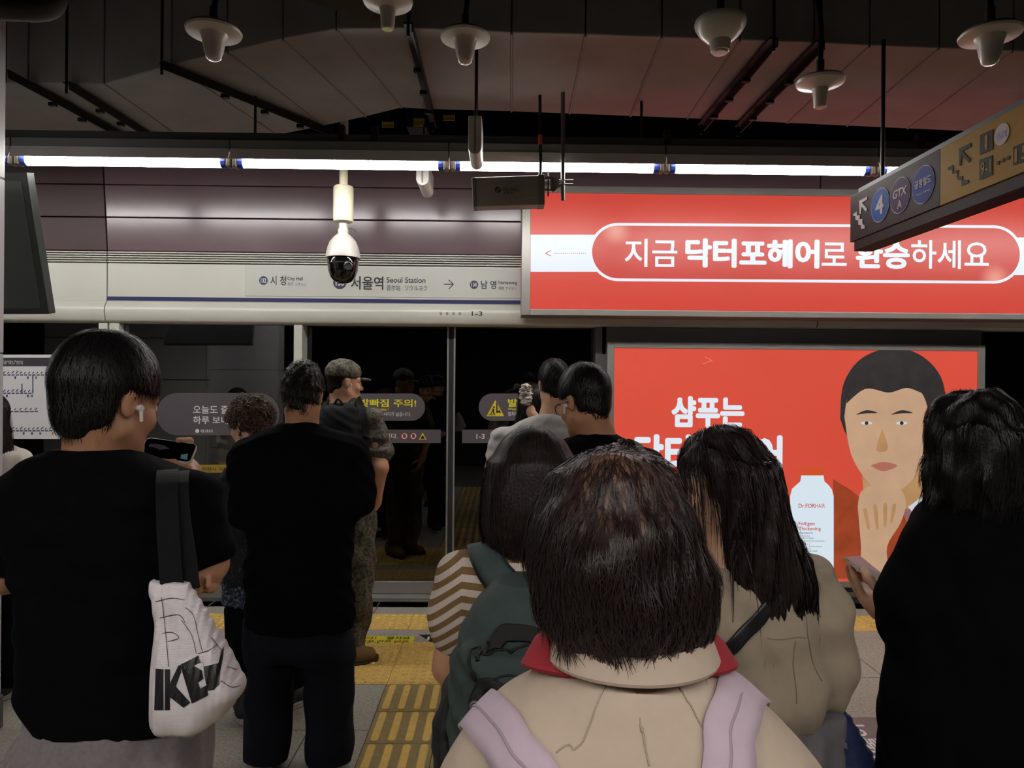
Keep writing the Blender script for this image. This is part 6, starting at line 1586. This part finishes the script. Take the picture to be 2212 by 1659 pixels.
jb += U(rc(P(1752, 1245, Y), P(1784, 1350, Y-.02), .048, .056), rc(P(1784, 1350, Y-.02), P(1800, 1440, Y), .056, .058), rc(P(1800, 1440, Y), P(1782, 1530, Y+.03), .058, .038), rc(P(1500, 1245, Y), P(1478, 1400, Y), .06, .06), rc(P(1478, 1400, Y), P(1510, 1440, Y+.14), .06, .045), k=.05)+folds(.006, 17, 91, (1, 1, .8))
sdf_obj('jacket', jb, .0065, beig2, R_)
rbj = lambda nm, pts, w, mat, off=.001, th=.003: ribbon(nm, [P(px_, py_, Y-.15) for px_, py_ in pts], w, jb, off, mat, R_, th, 30)
sm2 = M('beige_thread', srgb(124, 111, 96), .9)
rbj('seam', [(1660, 1382), (1700, 1383), (1760, 1380)], .002, sm2, .0005, .001); rbj('seam', [(1740, 1215), (1766, 1260), (1772, 1330), (1768, 1380), (1790, 1430), (1812, 1470)], .002, sm2, .0005, .001); rbj('seam', [(1726, 1390), (1724, 1450), (1722, 1520)], .002, sm2, .0005, .001)
rbj('crossbody_strap', [(1700, 1275), (1660, 1325), (1610, 1375), (1560, 1425), (1520, 1470)], .03, M('black_leather', srgb(18, 18, 22), .4, bump=(80, .2)), .003, .004)
MB().hexa([P(a_, b_, Y-.15) for a_, b_ in ((1608, 1240), (1622, 1236), (1630, 1246), (1616, 1254))], [P(a_, b_, Y-.14) for a_, b_ in ((1608, 1240), (1622, 1236), (1630, 1246), (1616, 1254))]).build('hood_toggle', M('black_toggle', srgb(12, 12, 14), .3), R_)
gtr = M('grey_trousers', srgb(96, 90, 94), .85, noise=(30, .1), bump=(16, .3))
trousers(R_, P(1660, 1500, Y)[0], Y, P(1650, 1525, Y)[2], gtr, .009, .1, .17, .1, .085, wob=.006)
flo = ramp_mat('floral_canvas', 'VORONOI', 34, [(0, srgb(170, 164, 150)), (.55, srgb(120, 30, 36)), (.68, srgb(176, 170, 156)), (.9, srgb(50, 66, 48))], .7)
shoes(R_, ((P(1630, 1500, Y)[0], Y+.02, -30), (P(1700, 1500, Y)[0]+.04, Y+.05, 10)), flo, whs, .92)
# blue bag in her hand
bb = empty('carrier_bag', tuple(P(1850, 1700, 1.75)), 'shiny blue carrier bag with a white rope handle at the beige jacket', 'bag')
blue = M('shiny_blue_plastic', srgb(74, 88, 138), .22, noise=(8, .15), bump=(10, .5), spec=.7)
bo_ = U(loft([(1512, 1804, 1820, .008, .02), (1560, 1810, 1845, .012, .04), (1620, 1820, 1876, .02, .06), (1700, 1828, 1915, .03, .08), (1780, 1824, 1945, .03, .09), (1860, 1824, 1945, .03, .09)], 1.93, 2.2), k=.01)+folds(.004, 26, 95)
sdf_obj('bag_body', bo_, .006, blue, bb)
rope = spline([P(1791, 1535, 1.86), P(1803, 1570, 1.88), P(1816, 1592, 1.9), P(1828, 1615, 1.905)], 24)
rm = M('white_rope', srgb(176, 170, 172), .8)
for ph_ in (0, math.pi): MB().tube([p+.0035*np.array([math.cos(i*1.1+ph_), 0, math.sin(i*1.1+ph_)]) for i, p in enumerate(rope)], .0042, 7).build('rope_strand', rm, bb, smooth=True)

# ======== woman in black with a phone
Y = 1.75
R_, x = person('woman with loose dark hair in a black top holding a phone in her hand', 2110, Y)
H = Hd(2098, 968, Y, yaw=-42, pitch=14, k=1.0)
nb = P(2112, 1085, Y)
body = head_ops(H)+U(rc(H(0, -.03, -.05), nb, .05, .06), rc(nb, nb+[0, 0, -.07], .06, .1), k=.03)+core(x, Y, nb[2], .85, .15)
el, wr = P(1962, 1330, Y+.03), P(1897, 1306, 1.87)
body += U(rc(P(2010, 1190, Y), el, .036, .036), rc(el, wr, .036, .026), k=.03)
cp = [P(1824, 1200, 1.860), P(1858, 1198, 1.920), P(1912, 1246, 1.920), P(1898, 1262, 1.860)]
hd = P(1862, 1254, 1.95)-wr; body += hand_ops(wr+[0, .015, -.012], hd, (.3, -.35, .9), side=-1, curl=.3, k=.85, thumb=(.35, .9, .45), tcurl=.15)
body += U(rc(P(1893, 1270, 1.82), P(1876, 1248, 1.83), .0125, .0115), rc(P(1876, 1248, 1.83), P(1866, 1232, 1.85), .0115, .0095), k=.01)
body += U(rc(P(2225, 1190, Y), P(2250, 1330, Y), .036, .036), rc(P(2250, 1330, Y), P(2180, 1330, Y+.25), .036, .026), k=.03)+hand_ops(P(2180, 1330, Y+.25), (-.5, .6, .1), (-.2, 0, .9), side=-1, curl=.6, k=.9)
sdf_obj('body', body, .0055, skinB, R_)
hair = U(H.ell((0, -.014, .042), (.092, .108, .102)), k=0)+S(H.ell((0, .125, -.04), (.072, .08, .125)), k=.02)
hair += U(loft([(930, 2040, 2200, .1, .05), (980, 2030, 2216, .11, .05), (1020, 2026, 2226, .11, .05), (1055, 2030, 2228, .1, .045), (1078, 2046, 2222, .08, .04), (1096, 2090, 2200, .03, .03)], Y-.02, 2.1), k=.04)
hair += U(rc(P(2044, 1000, Y), P(2030, 1085, Y-.02), .03, .014), rc(P(2215, 1000, Y), P(2232, 1090, Y), .03, .016), k=.04)+folds(.005, 30, 83, (1.5, 1.5, .4))
finish_head(R_, H, hair, hairK, strK, .0055, 8000, .16, crown=(0, -.01, .15), width=.001, steps=12, down=.7, jit=.15, curl=.15, lift=(.0, .006), free=True, zmin=P(2100, 1100, Y)[2])
tp = U(loft([(1072, 2050, 2180, .055, .06), (1086, 2020, 2215, .08, .08), (1105, 1995, 2245, .1, .1), (1150, 1978, 2275, .12, .12), (1250, 1968, 2285, .125, .13), (1400, 1936, 2290, .13, .13), (1500, 1912, 2300, .135, .13), (1600, 1908, 2310, .14, .13), (1750, 1895, 2320, .14, .14), (1950, 1890, 2325, .14, .14)], Y, 2.5), k=.02)
tp += U(rc(P(2002, 1178, Y), P(1966, 1290, Y+.0), .062, .072), rc(P(1966, 1290, Y), P(1952, 1348, Y+.02), .07, .055), rc(P(2235, 1170, Y), P(2262, 1320, Y), .07, .075), k=.05)+folds(.004, 14, 87)
sdf_obj('top', tp, .0065, blackc, R_)
trousers(R_, x+.02, Y, .75, blackt, .012, .1, .19); shoes(R_, ((x-.1, Y+.04, -8), (x+.1, Y+.04, 8)), blks, whs, .92)
ph = [P(1822, 1203, 1.940), P(1856, 1199, 2.000), P(1917, 1248, 1.900), P(1900, 1264, 1.840)]
e = empty('smartphone', tuple(sum(ph)/4), 'grey smartphone in a clear case held by the woman in black', 'phone')
n_ = np.cross(ph[1]-ph[0], ph[3]-ph[0]); n_ /= np.linalg.norm(n_); n_ = n_ if n_[2] > 0 else -n_
MB().hexa([p-n_*.008 for p in ph], ph).build('case', casem, e, bevel=.004)
c_ = sum(ph)/4; q = [c_+(p-c_)*.92 for p in ph]
MB().hexa([p+n_*.0002 for p in q], [p+n_*.0012 for p in q]).build('screen', M('grey_screen', srgb(126, 126, 130), .15, spec=.7), e)

# ======== woman behind the white column
Y = 3.62
R_, x = person('woman with long dark hair in a white top half hidden by the white column', -22, Y)
H = Hd(-26, 905, Y, yaw=-12, pitch=6, k=.97)
nb = P(-24, 965, Y)
body = head_ops(H)+U(rc(H(0, -.03, -.05), nb, .048, .056), rc(nb, nb+[0, 0, -.07], .056, .09), k=.03)+core(x, Y, nb[2], .85, .13)
body += U(rc(P(40, 1000, Y), P(50, 1090, Y), .04, .036), rc(P(50, 1090, Y), P(20, 1140, Y+.2), .034, .024), k=.03)+hand_ops(P(20, 1140, Y+.2), (-.4, .7, 0), (0, .2, .8), side=-1, curl=.6, k=.9)
sdf_obj('body', body, .0075, skinB, R_)
hair = U(H.ell((0, -.014, .042), (.094, .11, .105)), k=0)+S(H.ell((0, .12, -.04), (.07, .078, .125)), k=.02)+U(loft([(880, -68, 14, .09, .04), (930, -74, 22, .1, .04), (975, -74, 25, .09, .03), (1010, -66, 18, .05, .03)], Y-.03, 2.1), k=.03)
finish_head(R_, H, hair, hairB, strB, .0065, 1500, .2, width=.0016, down=.8, jit=.1)
wt = M('white_cotton', srgb(206, 198, 188), .85, noise=(40, .04), bump=(14, .3))
sdf_obj('blouse', U(loft([(958, -62, 14, .05, .06), (970, -85, 38, .08, .08), (985, -98, 50, .1, .1), (1020, -104, 56, .11, .11), (1100, -100, 50, .11, .11), (1160, -98, 46, .115, .11)], Y), rc(P(40, 995, Y), P(52, 1080, Y), .048, .05), k=.04)+folds(.005, 18, 93), .0085, wt, R_)
trousers(R_, x, Y, P(0, 1150, Y)[2], blackt, .011, .095, .165, .1, .1); shoes(R_, ((x-.1, Y+.04, -8), (x+.1, Y+.04, 8)), blks, whs, .92)
